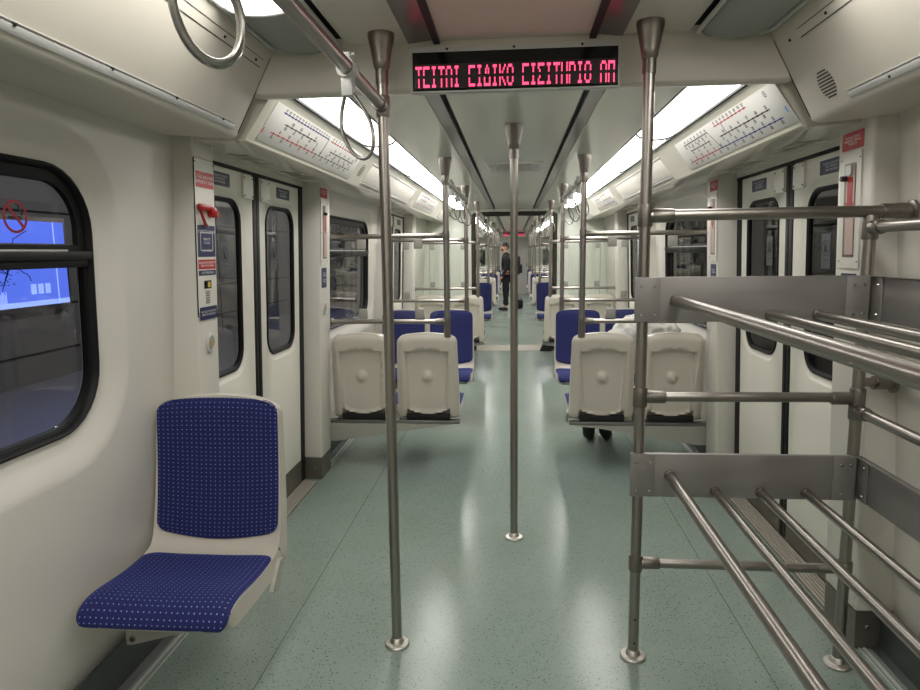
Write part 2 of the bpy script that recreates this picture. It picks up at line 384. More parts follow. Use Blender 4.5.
BAYS = [(YN, 2.56, (0.62, 2.035, 0.97, 1.787, 0.2), 'beside the camera'),
        (4.37, 6.40, (4.68, 6.08, 0.95, 1.79, 0.16), 'between the first and second doors'),
        (8.30, 10.0, None, 'beyond the second door'),
        (10.6, 12.30, None, 'first of the next carriage'),
        (14.20, 16.23, (14.5, 15.9, 0.95, 1.79, 0.16), 'in the middle of the next carriage'),
        (18.13, 20.15, (18.45, 19.85, 0.95, 1.79, 0.16), 'far down the next carriage'),
        (22.05, YF, None, 'last of the next carriage')]
WROOT = {}
for i, (a, b, w, nm) in enumerate(BAYS):
    for s in (-1, 1):
        if w: wn += 1
        WROOT[(i, s)] = bay(s, a, b, w, wn, nm)
# no-smoking mark on the near left pane
root = WROOT[(0, -1)]
fx, fz = 1.750, 1.628
g = B(); R_ = lambda r: [(fx + r * math.cos(t * math.pi / 16), fz + r * math.sin(t * math.pi / 16)) for t in range(32)]
rings(g, [(R_(0.046), -0.0625), (R_(0.046), -0.0615), (R_(0.0385), -0.0615), (R_(0.0385), -0.0625)], close=True)
box(g, -0.043, 0.043, -0.0045, 0.0045, -0.0615, -0.0605, 0, T(fx, fz, 0) @ Matrix.Rotation(math.radians(-45), 4, 'Z'))
obj('no_smoking_ring', g, mat('dark_red_print', srgb(150, 24, 34), 0.5), root)
g = B(); box(g, fx - 0.026, fx + 0.024, fz - 0.008, fz + 0.001, -0.0628, -0.0618)
tube(g, [(fx + 0.026, fz + 0.004, -0.062), (fx + 0.024, fz + 0.016, -0.062), (fx + 0.012, fz + 0.02, -0.062), (fx + 0.014, fz + 0.03, -0.062), (fx + 0.004, fz + 0.034, -0.062)], 0.0018, 6)
obj('cigarette_mark', g, 'ink', root)

# ---- pillars beside the doors and the doors
def pillar(s, y0, y1, nm):
    r = empty('wall_' + SN(s), f'cream door pillar, {SN(s)} side, {nm}', 'door pillar', LEAN(s), kind='structure')
    bm = B(); box(bm, min(s * XP, s * 1.45), max(s * XP, s * 1.45), y0, y1, 0.15, 1.99, 0.012, seg=3); obj('pillar_casing', bm, 'cream', r)
    bm = B(); box(bm, min(s * (XP + 0.002), s * 1.45), max(s * (XP + 0.002), s * 1.45), y0 + 0.002, y1 - 0.002, 0, 0.15); obj('kick_plate', bm, 'kick', r)
    bm = B(); lathe(bm, [(0.012, 0), (0.010, 0.004)], 14, FR('F', s * 1.31, y0 + 0.002, 0.085)); obj('screw', bm, 'chrome', r)
    return r
def door(s, yc, n, nm):
    root = empty(f'door_{n}', f'pair of cream sliding doors with dark windows, {SN(s)} side, {nm}', 'door', LEAN(s), kind='structure')
    for e in (-1, 1):
        ya, yb = (yc - 0.72, yc - 0.032) if e < 0 else (yc + 0.032, yc + 0.72)
        wa, wb = (yc - 0.64, yc - 0.175) if e < 0 else (yc + 0.165, yc + 0.625)
        sg = 1 if s < 0 else -1; mw = wallf(s, XD, 0, 0)
        cy, w = (wa + wb) / 2, wb - wa; cz, h = 1.36, 0.84; rr = 0.11
        mm = lambda o2: [(sg * p, q) for p, q in o2]
        out = mm(rrect(yb - ya, 1.90, 0.0001, 8, (ya + yb) / 2, 0.97))
        Rg = lambda off, d: (mm(rrect(w + 2 * off, h + 2 * off, rr + off, 8, cy, cz)), d)
        bm = B(); rings(bm, [(out, -0.04), (out, 0.0), Rg(0.04, 0), Rg(0.034, -0.004), Rg(0.02, -0.012), Rg(0.004, -0.014), Rg(0, -0.04)], mw, True)
        bmesh.ops.remove_doubles(bm, verts=bm.verts, dist=0.0003)
        leaf = obj('door_leaf', bm, 'door', root, 40)
        bm = B(); rings(bm, [Rg(0.004, -0.03), Rg(0.004, -0.008), Rg(-0.004, -0.006), Rg(-0.016, -0.012), Rg(-0.018, -0.03)], mw, True); obj('window_gasket', bm, 'black', leaf)
        bm = B(); plate(bm, mm(rrect(w - 0.02, h - 0.02, rr - 0.01, 8, cy, cz)), 0.005, mw, -0.025); obj('window_pane', bm, 'glass' if s < 0 else 'glass_dark', leaf)
        bm = B(); plate(bm, mm(rrect(yb - ya - 0.006, 0.15, 0.002, 2, (ya + yb) / 2, 0.085)), 0.003, mw); obj('kick_panel', bm, 'kick', leaf)
        # grey hatch near the seam, navy label
        hy = yc + e * 0.115
        bm = B(); plate(bm, mm(rrect(0.12, 0.115, 0.006, 3, hy, 1.852)), 0.012, mw); obj('hatch_cover', bm, 'door', leaf)
        bm = B()
        for dx in (-0.048, 0.048):
            for dz in (-0.044, 0.044): lathe(bm, [(0.005, 0), (0.004, 0.002)], 8, mw @ T(sg * (hy + dx), 1.852 + dz, 0.012))
        obj('hatch_screw', bm, 'ink', leaf)
        ly = yc + e * 0.42
        bm = B(); plate(bm, rrect(0.215, 0.062, 0.004, 2), 0.001, mw @ T(sg * ly, 1.862, 0.0)); obj('warning_label', bm, 'navy2', leaf)
        text('label_text', 'ΠΡΟΣΟΧΗ ΣΤΙΣ ΠΟΡΤΕΣ\nΜΗ ΣΤΗΡΙΖΕΣΤΕ\nMIND THE DOORS', 0.0125, 'white', leaf, mw @ T(sg * ly, 1.862, 0.0016), sx=1.05, space=1.1)
        # etched grey notice on the glass
        if yc < 9:
            ny = wa + 0.12 if e < 0 else wa + 0.10
            ny = (wa + wb) / 2 + (0.06 if e < 0 else -0.09)
            bm = B(); plate(bm, rrect(0.085, 0.155, 0.004, 2), 0.0006, mw @ T(sg * ny, 1.50, -0.0195)); obj('glass_notice', bm, mat_notice, leaf)
            bm = B(); C_ = lambda r: [(r * math.cos(t * math.pi / 12), r * math.sin(t * math.pi / 12)) for t in range(24)]
            q = mw @ T(sg * ny, 1.515, -0.0188)
            rings(bm, [(C_(0.036), 0), (C_(0.036), 0.0006), (C_(0.030), 0.0006), (C_(0.030), 0)], q, True)
            box(bm, -0.032, 0.032, -0.003, 0.003, 0, 0.0005, 0, q @ Matrix.Rotation(math.radians(-45), 4, 'Z'))
            lathe(bm, [(0.008, 0), (0.008, 0.0006)], 12, q @ T(-0.002, 0.016, 0)); box(bm, -0.009, 0.006, -0.02, 0.008, 0, 0.0006, 0.002, q)
            box(bm, -0.028, 0.028, -0.057, -0.053, 0, 0.0005, 0, q)
            obj('notice_mark', bm, 'ink', leaf)
    x0, x1 = sorted((s * (XD + 0.02), s * (XD - 0.004)))
    bm = B(); box(bm, x0, x1, yc - 0.045, yc - 0.0015, 0.02, 1.92, 0.004); box(bm, x0, x1, yc + 0.0015, yc + 0.045, 0.02, 1.92, 0.004); obj('rubber_seal', bm, 'black', root)
    bm = B(); box(bm, x0, x1, yc - 0.76, yc - 0.735, 0.0, 1.93); box(bm, x0, x1, yc + 0.69, yc + 0.79, 0.0, 1.93); obj('edge_seal', bm, 'black', root)
    bm = B(); box(bm, *sorted((s * (XD + 0.03), s * (XD - 0.008))), yc - 0.76, yc + 0.76, 1.918, 1.934); obj('top_seal', bm, 'black', root)
    bm = B(); box(bm, *sorted((s * (XD + 0.03), s * (XD - 0.012))), yc - 0.76, yc + 0.76, 1.934, 1.99); obj('header_strip', bm, 'cream', root)
    bm = B(); xa, xb = sorted((s * 1.275, s * 1.45)); box(bm, xa, xb, yc - 0.72, yc + 0.72, -0.005, 0.004); obj('threshold', bm, 'kick', root); bm = B()
    for k in range(6): xx = s * (1.286 + k * 0.016); box(bm, xx - 0.005, xx + 0.005, yc - 0.72, yc + 0.72, 0.004, 0.010)
    obj('threshold_ribs', bm, 'track', root)
    bm = B()
    for k in range(14): lathe(bm, [(0.0035, 0), (0.003, 0.002)], 8, T(s * 1.310, yc - 0.65 + k * 0.1, 0.0045))
    obj('threshold_screws', bm, 'ink', root)
    bm = B(); x0, x1 = sorted((s * (XD + 0.045), s * (XD + 0.05))); box(bm, x0, x1, yc - 0.72, yc + 0.72, 0.0, 0.93); obj('door_outer_skin', bm, 'gap', root)
mat_notice = mat('etched_grey_film', srgb(74, 76, 80), 0.5)
PN = {0: 'first doorway', 1: 'second doorway', 2: 'first doorway of next carriage', 3: 'second doorway of next carriage', 4: 'last doorway of next carriage'}
dn_ = 0
for i, yc in enumerate(DOORS):
    for s in (-1, 1):
        dn_ += 1
        door(s, yc, dn_, 'at the ' + PN[i])
        pillar(s, (yc - 0.95) if i else (2.51 if s < 0 else 2.435), (yc - 0.72) if i else 2.685, 'near edge of the ' + PN[i]); pillar(s, yc + 0.765, yc + 0.99, 'far edge of the ' + PN[i])

# ---- ceilings
def low_ceiling(y0, y1, nm, lt):
    bm = B(); box(bm, -0.268, 0.268, y0, y1, ZL, ZL + 0.03)
    struct('ceiling', bm, 'ceil', f'glossy cream centre ceiling panel, {nm}', 'ceiling')
    for s in (-1, 1):
        bm = B(); prism(bm, [(0.353, ZL), (0.645, ZL), (0.645, ZL + 0.03), (0.353, ZL + 0.03)], y0, y1, s)
        struct('ceiling', bm, 'ceil', f'cream ceiling panel, {SN(s)} side, {nm}', 'ceiling')
        bm = B(); prism(bm, [(0.29, ZL - 0.004), (0.353, ZL + 0.004), (0.353, ZL + 0.03), (0.29, ZL + 0.03)], y0, y1, s)
        struct('trim', bm, 'grey_metal', f'grey metal channel in the ceiling, {SN(s)} side, {nm}', 'channel')
        bm = B(); prism(bm, [(0.266, ZL + 0.02), (0.292, ZL + 0.02), (0.292, ZL + 0.05), (0.266, ZL + 0.05)], y0, y1, s)
        struct('trim', bm, 'gap', f'black air slot in the ceiling, {SN(s)} side, {nm}', 'air slot')
        # light channel (recess) and the cove below it
        bm = B(); prism(bm, [(0.645, ZL + 0.025), (0.885, ZL + 0.025), (0.885, ZL + 0.05), (0.645, ZL + 0.05)], y0, y1, s)
        struct('trim', bm, 'gap', f'dark light recess, {SN(s)} side, {nm}', 'recess')
        bm = B(); prism(bm, [(0.872, ZL + 0.015), (0.905, 2.118), (0.912, 2.112), (1.018, 1.962), (1.024, 1.95), (1.038, 1.943), (1.40, 1.967), (1.42, 2.05), (0.90, 2.2)], y0, y1, s)
        struct('trim', bm, 'soffit', f'cream cove and soffit above the windows, {SN(s)} side, {nm}', 'cove')
low_ceiling(BULK + 0.07, YE, 'near carriage', 0)
low_ceiling(YE + 0.6, YF, 'next carriage', 0)
bm = B(); box(bm, -0.9, 0.9, YE, YE + 0.6, 2.08, 2.12); struct('ceiling', bm, 'bellows', 'grey ceiling of the gangway', 'ceiling')
for s in (-1, 1):
    bm = B()
    for k in range(6): box(bm, *sorted((s * 0.66, s * 0.74)), YE + 0.02 + k * 0.1, YE + 0.08 + k * 0.1, 0, 2.09, 0.015)
    box(bm, *sorted((s * 0.70, s * 0.76)), YE, YE + 0.6, 0, 2.09)
    struct('wall_gangway', bm, 'bellows', f'ribbed grey gangway bellows, {SN(s)} side', 'bellows')

# raised ceiling over the camera
def high_ceiling():
    y0, y1 = YN, BULK
    bm = B(); box(bm, -0.268, 0.268, y0, y1, ZH, ZH + 0.03); struct('ceiling', bm, 'ceil_hi', 'raised centre ceiling panel above the camera', 'ceiling')
    for s in (-1, 1):
        bm = B(); prism(bm, [(0.375, ZH), (0.60, ZH), (0.60, ZH + 0.03), (0.375, ZH + 0.03)], y0, y1, s)
        struct('ceiling', bm, 'ceil_hi', f'raised ceiling panel above the camera, {SN(s)} side', 'ceiling')
        bm = B(); prism(bm, [(0.262, ZH - 0.012), (0.285, ZH - 0.012), (0.285, ZH + 0.03), (0.262, ZH + 0.03)], y0, y1, s)
        struct('trim', bm, 'black_line', f'dark rail in the raised ceiling, {SN(s)} side', 'rail')
        bm = B(); prism(bm, [(0.285, ZH + 0.004), (0.368, ZH - 0.006), (0.376, ZH - 0.006), (0.376, ZH + 0.03), (0.285, ZH + 0.03)], y0, y1, s)
        struct('trim', bm, 'grey_metal', f'grey metal channel in the raised ceiling, {SN(s)} side', 'channel')
        bm = B(); prism(bm, [(0.60, ZH + 0.02), (0.90, ZH + 0.02), (0.90, ZH + 0.04), (0.60, ZH + 0.04)], y0, y1, s)
        struct('trim', bm, 'gap', f'dark light recess in the raised ceiling, {SN(s)} side', 'recess')
        bm = B(); prism(bm, [(0.866, 2.265), (0.876, 2.237), (1.022, 1.964), (1.028, 1.953), (1.040, 1.947), (1.06, 1.945), (1.40, 1.972), (1.42, 2.1), (0.95, 2.3)], y0, BULK + 0.004, s)
        o = struct('trim', bm, 'cabinet', f'cream overhead cabinet above the near window, {SN(s)} side', 'overhead cabinet')
        # aluminium strips, screws and joint lines on the face
        up = Vector((-s * 0.146, 0, 0.273)).normalized(); rt = Vector((0, 1, 0)) if s < 0 else Vector((0, -1, 0))
        nz = rt.cross(up); mw = Matrix((rt, up, nz)).transposed().to_4x4(); mw.translation = (s * 1.022, 0, 1.964)
        sg = 1 if s < 0 else -1
        bm = B(); a, b = sorted((sg * (YN + 0.02), sg * (2.40 if s < 0 else 2.17)))
        box(bm, a, b, 0.004, 0.024, 0, 0.004, 0.0015, mw); box(bm, a, b, 0.028, 0.031, 0, 0.004, 0.001, mw)
        obj('hinge_strip', bm, 'plastic_grey', o)
        bm = B(); a, b = sorted((sg * (YN + 0.02), sg * (2.40 if s < 0 else 2.28)))
        box(bm, a, b, 0.242, 0.245, 0, 0.0015, 0, mw); box(bm, a, b, 0.272, 0.274, 0, 0.0015, 0, mw)
        obj('joint_line', bm, 'ink', o)
        bm = B()
        for yy in (1.0, 1.33, 1.66, 1.98, 2.3): lathe(bm, [(0.0048, 0), (0.004, 0.006)], 10, mw @ T(sg * (yy if s < 0 else yy - 0.35), 0.014 if s > 0 else 0.0245, 0))
        for yy in (1.5, 1.8, 2.1, 2.35): lathe(bm, [(0.0048, 0), (0.004, 0.004)], 10, mw @ T(sg * yy, 0.258, 0))
        obj('screw', bm, 'ink', o)
        bm = B(); a, b = sorted((sg * (BULK - 0.001), sg * (BULK + 0.003))); box(bm, a, b, 0, 0.29, 0, 0.002, 0, mw); obj('end_joint', bm, 'ink', o)
        if s > 0:
            bm = B()
            for k in range(9):
                zz = (k - 4) * 0.0105; hw = math.sqrt(max(0, 0.05 ** 2 - zz ** 2)) * 0.95
                box(bm, -hw, hw, zz - 0.0026, zz + 0.0026, 0, 0.0015, 0, mw @ T(sg * 2.262, 0.076, 0))
            obj('speaker_grille', bm, 'ink', o)
        else:
            bm = B(); tube(bm, [(s * (1.1 + 0.022 * math.cos(t * math.pi / 10)), 2.02 + 0.03 * math.sin(t * math.pi / 10), 1.9535) for t in range(20)], 0.0015, 6, closed=True); obj('lock_ring', bm, 'ink', o)
high_ceiling()
def bulkhead(y, nm, flip=False):
    bm = B()
    zz = ZH + 0.02 if not flip else ZL + 0.06
    a = [(-0.872, zz), (0.872, zz), (0.95, 2.10), (0.955, 2.085), (-0.955, 2.085), (-0.95, 2.10)]
    pr = [(0, 2.3 if not flip else 2.2), (0, 2.115), (0.004, 2.10), (0.014, 2.092), (0.03, 2.09), (0.075, 2.095), (0.075, 2.3 if not flip else 2.2)]
    L_ = [bm.verts.new((-0.955, y + p, z)) for p, z in pr]; R_ = [bm.verts.new((0.955, y + p, z)) for p, z in pr]
    n = len(pr)
    for i in range(n): bm.faces.new((L_[i], L_[(i + 1) % n], R_[(i + 1) % n], R_[i]))
    bm.faces.new(L_); bm.faces.new(R_[::-1])
    return struct('trim', bm, 'cabinet', f'cream cross beam below the raised ceiling, {nm}', 'cross beam')
bulkhead(BULK, 'carrying the near message display')
bulkhead(21.9, 'far end of the next carriage', True)

# end walls
def end_wall(y0, y1, nm, front):
    r = empty('wall_end', f'cream end wall around the gangway opening, {nm}', 'end wall', None, kind='structure')
    for s in (-1, 1):
        bm = B(); box(bm, *sorted((s * 0.64, s * 1.45)), y0, y1, 0, 2.2, 0.01); obj('end_panel', bm, 'end_paint', r)
        if front:
            bm = B(); mw = FR('F', 0, y0, 0)
            for cx, w in ((s * 0.84, 0.26), (s * 1.14, 0.28)):
                o = rrect(w, 1.05, 0.04, 6, cx, 1.12); o2 = rrect(w - 0.012, 1.038, 0.036, 6, cx, 1.12)
                rings(bm, [(o, 0), (o, 0.0015), (o2, 0.0015), (o2, 0)], mw, True)
            obj('panel_joint', bm, mat('grey_joint_line', srgb(120, 122, 114), 0.5), r)
            bm = B()
            for k in range(5): box(bm, -s * 0.84 - 0.06 if False else s * 0.84 - 0.06, s * 0.84 + 0.06, 0.62 + k * 0.016, 0.628 + k * 0.016, 0, 0.002, 0, mw)
            lathe(bm, [(0.012, 0), (0.012, 0.004)], 12, mw @ T(s * 1.02, 1.2, 0))
            obj('vent_grille', bm, 'ink', r)
    bm = B(); box(bm, -0.66, 0.66, y0, y1, 2.06, 2.2); obj('header_panel', bm, 'end_paint', r)
    return r
end_wall(YE - 0.02, YE + 0.03, 'end of the near carriage', True)
end_wall(YE + 0.57, YE + 0.62, 'start of the next carriage', False)
r = empty('wall_far', 'pale far end wall of the next carriage with a cab door', 'end wall', None, kind='structure')
bm = B(); box(bm, -1.45, 1.45, YF, YF + 0.05, 0, 2.3); obj('end_panel', bm, 'end_paint', r)
bm = B(); box(bm, -0.02, 0.52, YF - 0.02, YF, 0.02, 1.95, 0.01); obj('cab_door', bm, 'mapboard', r)
bm = B(); box(bm, 0.42, 0.46, YF - 0.05, YF - 0.02, 0.95, 1.08, 0.005); obj('door_handle', bm, 'steel', r)
struct('wall_back', box(B(), -1.45, 1.45, YN - 0.05, YN, 0, 2.3), 'wall', 'cream end wall behind the camera', 'end wall')

# ------------------------------------------------------------------ ceiling lights
def light(s, y0, y1, z, x0, x1, label, end=None, mull=True, grey=None):
    root = empty('ceiling_light', label, 'ceiling light', T(0, 0, 0), 'ceiling light strips')
    xc, hw = (x0 + x1) / 2, (x1 - x0) / 2
    def strip(ya, yb, m, name, round_end=False):
        bm = B(); rows = []; ny = 10 if round_end else 1
        ys = [ya + (yb - ya) * k / ny for k in range(ny + 1)]
        if round_end: ys = [ya, yb - hw * 0.55] + [yb - hw * 0.55 + hw * 0.55 * math.sin(k * math.pi / 16) for k in range(1, 9)]
        for y in ys:
            w = hw
            if round_end and y > yb - hw * 0.55: w = hw * math.sqrt(max(0.0004, 1 - ((y - (yb - hw * 0.55)) / (hw * 0.55)) ** 2))
            rows.append([bm.verts.new((s * (xc + w * math.sin(t)), y, z + 0.012 - 0.034 * (math.cos(t) - 0.0) * (w / hw))) for t in [(-90 + 180 * k / 12) * math.pi / 180 for k in range(13)]])
        for a, b in zip(rows, rows[1:]):
            for j in range(12): bm.faces.new((a[j], a[j + 1], b[j + 1], b[j]))
        bm.faces.new(rows[0]); bm.faces.new(rows[-1][::-1])
        return obj(name, bm, m, root, 60)
    if grey:
        strip(y0, grey, 'lamp', 'diffuser'); strip(grey + 0.012, y1, 'grey_end', 'end_cover', True)
        bm = B(); tube(bm, [(s * (xc + hw * math.sin(t)), grey + 0.006, z + 0.012 - 0.036 * math.cos(t)) for t in [(-90 + 180 * k / 12) * math.pi / 180 for k in range(13)]], 0.007, 8); obj('joint_band', bm, 'plastic_grey', root)
    else:
        strip(y0, y1, 'lamp' if y0 < 5.2 else 'lamp_far', 'diffuser', end == 'round')
        bm = B(); tube(bm, [(s * (xc + hw * math.sin(t)), y0, z + 0.012 - 0.036 * math.cos(t)) for t in [(-90 + 180 * k / 12) * math.pi / 180 for k in range(13)]], 0.009, 8); obj('joint_band', bm, 'grey_metal', root)
    bm = B(); pts = [(s * (x0 - 0.006), y0, z + 0.004), (s * (x0 - 0.006), y1 - (hw * 0.5 if (end == 'round' or grey) else 0), z + 0.004)]
    pts2 = [(s * (x1 + 0.006), y0, z + 0.004), (s * (x1 + 0.006), y1 - (hw * 0.5 if (end == 'round' or grey) else 0), z + 0.004)]
    if end == 'round' or grey:
        arc = [(s * (xc + (hw + 0.006) * math.cos(t)), y1 - hw * 0.55 + (hw * 0.55 + 0.006) * math.sin(t), z + 0.004) for t in [math.pi * (1 - k / 12) for k in range(13)]]
        tube(bm, pts[:1] + arc + pts2[:1], 0.008, 8)
    else:
        tube(bm, pts, 0.006, 8)
        g2 = B(); box(g2, *sorted((s * (x1 + 0.001), s * (x1 + 0.014))), y0, y1, z - 0.006, z + 0.006); obj('outer_gasket', g2, 'gap', root)
    obj('light_frame', bm, 'grey_metal' if not grey else 'plastic_grey', root)
    return root
LY = [BULK + 0.08, 3.75, 5.3, 7.2, 9.6]
for s in (-1, 1):
    for k in range(4):
        light(s, LY[k], LY[k + 1] - 0.008, ZL, 0.662, 0.862, f'{ORD[k]} glowing ceiling strip light beyond the display, {SN(s)} side', 'round' if k == 3 else None)
    light(s, -2.4, 2.445, ZH - 0.022, 0.622, 0.852, f'near ceiling light with grey rounded end panel, above {"hanging straps" if s < 0 else "luggage rack"}', None, grey=1.99)
    FY = [10.9, 13.0, 14.7, 16.4, 18.1, 19.8, 21.5]
    for k in range(6):
        light(s, FY[k], FY[k + 1] - 0.008, ZL, 0.662, 0.862, f'{ORD[k]} strip light from the gangway in the next carriage, {SN(s)} side', 'round' if k == 5 else None)

# ------------------------------------------------------------------ LED message display
FONT = {'Τ': ['11111', '00100', '00100', '00100', '00100', '00100', '00100'], 'Ε': ['11111', '10000', '10000', '11110', '10000', '10000', '11111'],
        'Ι': ['01110', '00100', '00100', '00100', '00100', '00100', '01110'], 'Α': ['01110', '10001', '10001', '11111', '10001', '10001', '10001'],
        'Δ': ['00100', '01010', '01010', '10001', '10001', '10001', '11111'], 'Κ': ['10001', '10010', '10100', '11000', '10100', '10010', '10001'],
        'Ο': ['01110', '10001', '10001', '10001', '10001', '10001', '01110'], 'Σ': ['11111', '10000', '01000', '00100', '01000', '10000', '11111'],
        'Η': ['10001', '10001', '10001', '11111', '10001', '10001', '10001'], 'Ρ': ['11110', '10001', '10001', '11110', '10000', '10000', '10000'],
        'Π': ['11111', '10001', '10001', '10001', '10001', '10001', '10001'], ' ': ['00000'] * 7}
def display(mw, label, w=0.73, h=0.148, txt='ΤΕΙΤΑΙ ΕΙΔΙΚΟ ΕΙΣΙΤΗΡΙΟ ΑΠ'):
    root = empty('message_display', label, 'display', mw)
    bm = B(); box(bm, -w / 2, w / 2, -h / 2, h / 2, 0, 0.03, 0.003)
    obj('housing', bm, 'plastic_grey', root)
    bm = B(); box(bm, -w / 2 + 0.007, w / 2 - 0.007, -h / 2 + 0.007, h / 2 - 0.018, 0.028, 0.0315); obj('screen', bm, 'display', root)
    bm = B(); box(bm, -w / 2 + 0.012, w / 2 - 0.012, -h / 2 + 0.014, h / 2 - 0.058, 0.0315, 0.032); obj('led_matrix', bm, 'led_off', root)
    bm = B()
    for x in (-0.235, 0.0, 0.235): lathe(bm, [(0.005, 0), (0.004, 0.003)], 10, T(x, h / 2 - 0.008, 0.03))
    obj('screw', bm, 'ink', root)
    bm = B(); px = (w - 0.036) / (len(txt) * 6 - 1); x0 = -w / 2 + 0.018; ztop = h / 2 - 0.066; pz = 0.0103
    for i, ch in enumerate(txt):
        for r_ in range(7):
            if r_ == 3: continue
            for c in range(5):
                if FONT[ch][r_][c] == '1':
                    x = x0 + (i * 6 + c) * px; z = ztop - r_ * pz
                    box(bm, x, x + px * 0.93, z - pz * 0.88, z, 0.032, 0.033)
    obj('led_text', bm, 'led', root, recalc=False)
    return root
display(FR('F', 0.0, BULK, 2.154), 'red LED message display on the near cream cross beam', h=0.155)
display(FR('F', 0.0, 21.9, 2.07), 'distant red LED message display at the far end of the next carriage', h=0.11)

# ------------------------------------------------------------------ route maps on the cove
def route_map(s, y0, y1, label, full=True):
    up = Vector((-s * 0.106, 0, 0.150)).normalized(); rt = Vector((0, 1, 0)) if s < 0 else Vector((0, -1, 0)); nz = rt.cross(up)
    mw = Matrix((rt, up, nz)).transposed().to_4x4()
    w = y1 - y0; h = 0.172
    mw.translation = (s * 1.0155, y0 if s < 0 else y1, 1.9655)
    root = empty('route_map', label, 'route map', mw, 'route map boards')
    bm = B(); box(bm, 0, w, 0, h, -0.004, 0.003, 0.0015); obj('map_board', bm, 'mapboard', root)
    bm = B(); H = 0.0034
    def seg(b, x0, z0, x1, z1, t=0.0042):
        d = Vector((x1 - x0, z1 - z0, 0)); q = T(x0 * w, z0 * h, 0) @ Matrix.Rotation(math.atan2((z1 - z0) * h, (x1 - x0) * w), 4, 'Z')
        box(b, 0, math.hypot((x1 - x0) * w, (z1 - z0) * h), -t / 2, t / 2, 0.003, H + 0.0004, 0, q)
    bl, rd, bk = B(), B(), B()
    if s < 0:
        seg(bl, 0.07, 0.86, 0.52, 0.86); seg(bk, 0.12, 0.62, 0.42, 0.62); seg(rd, 0.06, 0.30, 0.46, 0.30); seg(bk, 0.46, 0.30, 0.93, 0.30, 0.0022)
        seg(rd, 0.55, 0.84, 0.86, 0.84); seg(bk, 0.60, 0.55, 0.93, 0.55); seg(bk, 0.44, 0.30, 0.44, 0.62, 0.0025); seg(bk, 0.52, 0.30, 0.52, 0.86, 0.0025)
        rows = [(0.07, 0.52, 0.86, 16), (0.12, 0.42, 0.62, 8), (0.06, 0.93, 0.30, 22), (0.55, 0.86, 0.84, 9), (0.60, 0.93, 0.55, 10)]
    else:
        seg(rd, 0.48, 0.84, 0.78, 0.84); seg(bk, 0.10, 0.80, 0.40, 0.80); seg(bk, 0.14, 0.55, 0.38, 0.55); seg(bl, 0.4, 0.22, 0.94, 0.22); seg(rd, 0.06, 0.22, 0.42, 0.22)
        seg(bk, 0.48, 0.52, 0.90, 0.52); seg(bk, 0.44, 0.22, 0.40, 0.80, 0.0025); seg(bk, 0.55, 0.52, 0.55, 0.84, 0.0025)
        rows = [(0.48, 0.78, 0.84, 9), (0.10, 0.40, 0.80, 14), (0.14, 0.38, 0.55, 7), (0.06, 0.94, 0.22, 24), (0.48, 0.90, 0.52, 12)]
    obj('blue_line', bl, 'blue_ink', root); obj('red_line', rd, 'redline', root); obj('black_line', bk, 'ink', root)
    tx, dt = B(), B()
    rnd = random.Random(3)
    for a_, b_, zz, n_ in rows:
        for k in range(n_):
            x = (a_ + (b_ - a_) * (k + 0.5) / n_) * w; z = zz * h
            lathe(dt, [(0.0046, 0.003), (0.0046, 0.0046)], 8, T(x, z, 0))
            up_ = 1 if k % 2 else -1
            if zz > 0.8: up_ = 1
            if zz < 0.25: up_ = -1 if k % 2 else 1
            for r_ in range(3):
                L_ = rnd.uniform(0.012, 0.026)
                zz_ = z + up_ * (0.010 + r_ * 0.0052)
                if 0.004 < zz_ < h - 0.004: box(tx, x - L_ / 2, x + L_ / 2, zz_ - 0.0016, zz_ + 0.0016, 0.003, 0.0034)
    ink = obj('station_names', tx, mat_name, root); obj('station_dots', dt, 'ink', root)
    ink['kind'] = 'stuff'
    [c for c in root.children if c.name.startswith('station_dots')][0]['kind'] = 'stuff'
    bm = B(); C_ = lambda r: [(r * math.cos(t * math.pi / 10), r * math.sin(t * math.pi / 10)) for t in range(20)]
    q = T(w * (0.95 if s < 0 else 0.92), h * (0.72 if s < 0 else 0.86), 0.003)
    rings(bm, [(C_(0.013), 0), (C_(0.013), 0.0005), (C_(0.0105), 0.0005), (C_(0.0105), 0)], q, True)
    box(bm, -0.001, 0.001, -0.011, 0.011, 0, 0.0005, 0, q); box(bm, -0.008, 0.008, -0.001, 0.001, 0, 0.0005, 0, q)
    obj('compass_mark', bm, 'ink', root)
    bm = B(); box(bm, 0.006, 0.014, 0.2 * h, 0.34 * h, 0.003, 0.0034) if s < 0 else box(bm, w * 0.975, w * 0.982, 0.28 * h, 0.42 * h, 0.003, 0.0034)
    obj('terminus_mark', bm, 'redline' if s < 0 else 'cyan_ink', root)
mat_name = mat('small_grey_print', srgb(70, 66, 72), 0.5)
route_map(-1, 2.60, 4.06, 'long white metro line map on the near left cove')
route_map(1, 2.52, 3.97, 'long white metro line map on the near right cove')
route_map(-1, 6.65, 8.05, 'distant white route map on the left cove above the second door')
route_map(1, 6.65, 8.05, 'distant white route map on the right cove above the second door')
def slope(s, y, u):
    up = Vector((-s * 0.106, 0, 0.150)).normalized(); rt = Vector((0, 1, 0)) if s < 0 else Vector((0, -1, 0)); nz = rt.cross(up)
    mw = Matrix((rt, up, nz)).transposed().to_4x4(); mw.translation = (s * 1.0155, y, 1.9655); return mw @ T(0, u, 0)
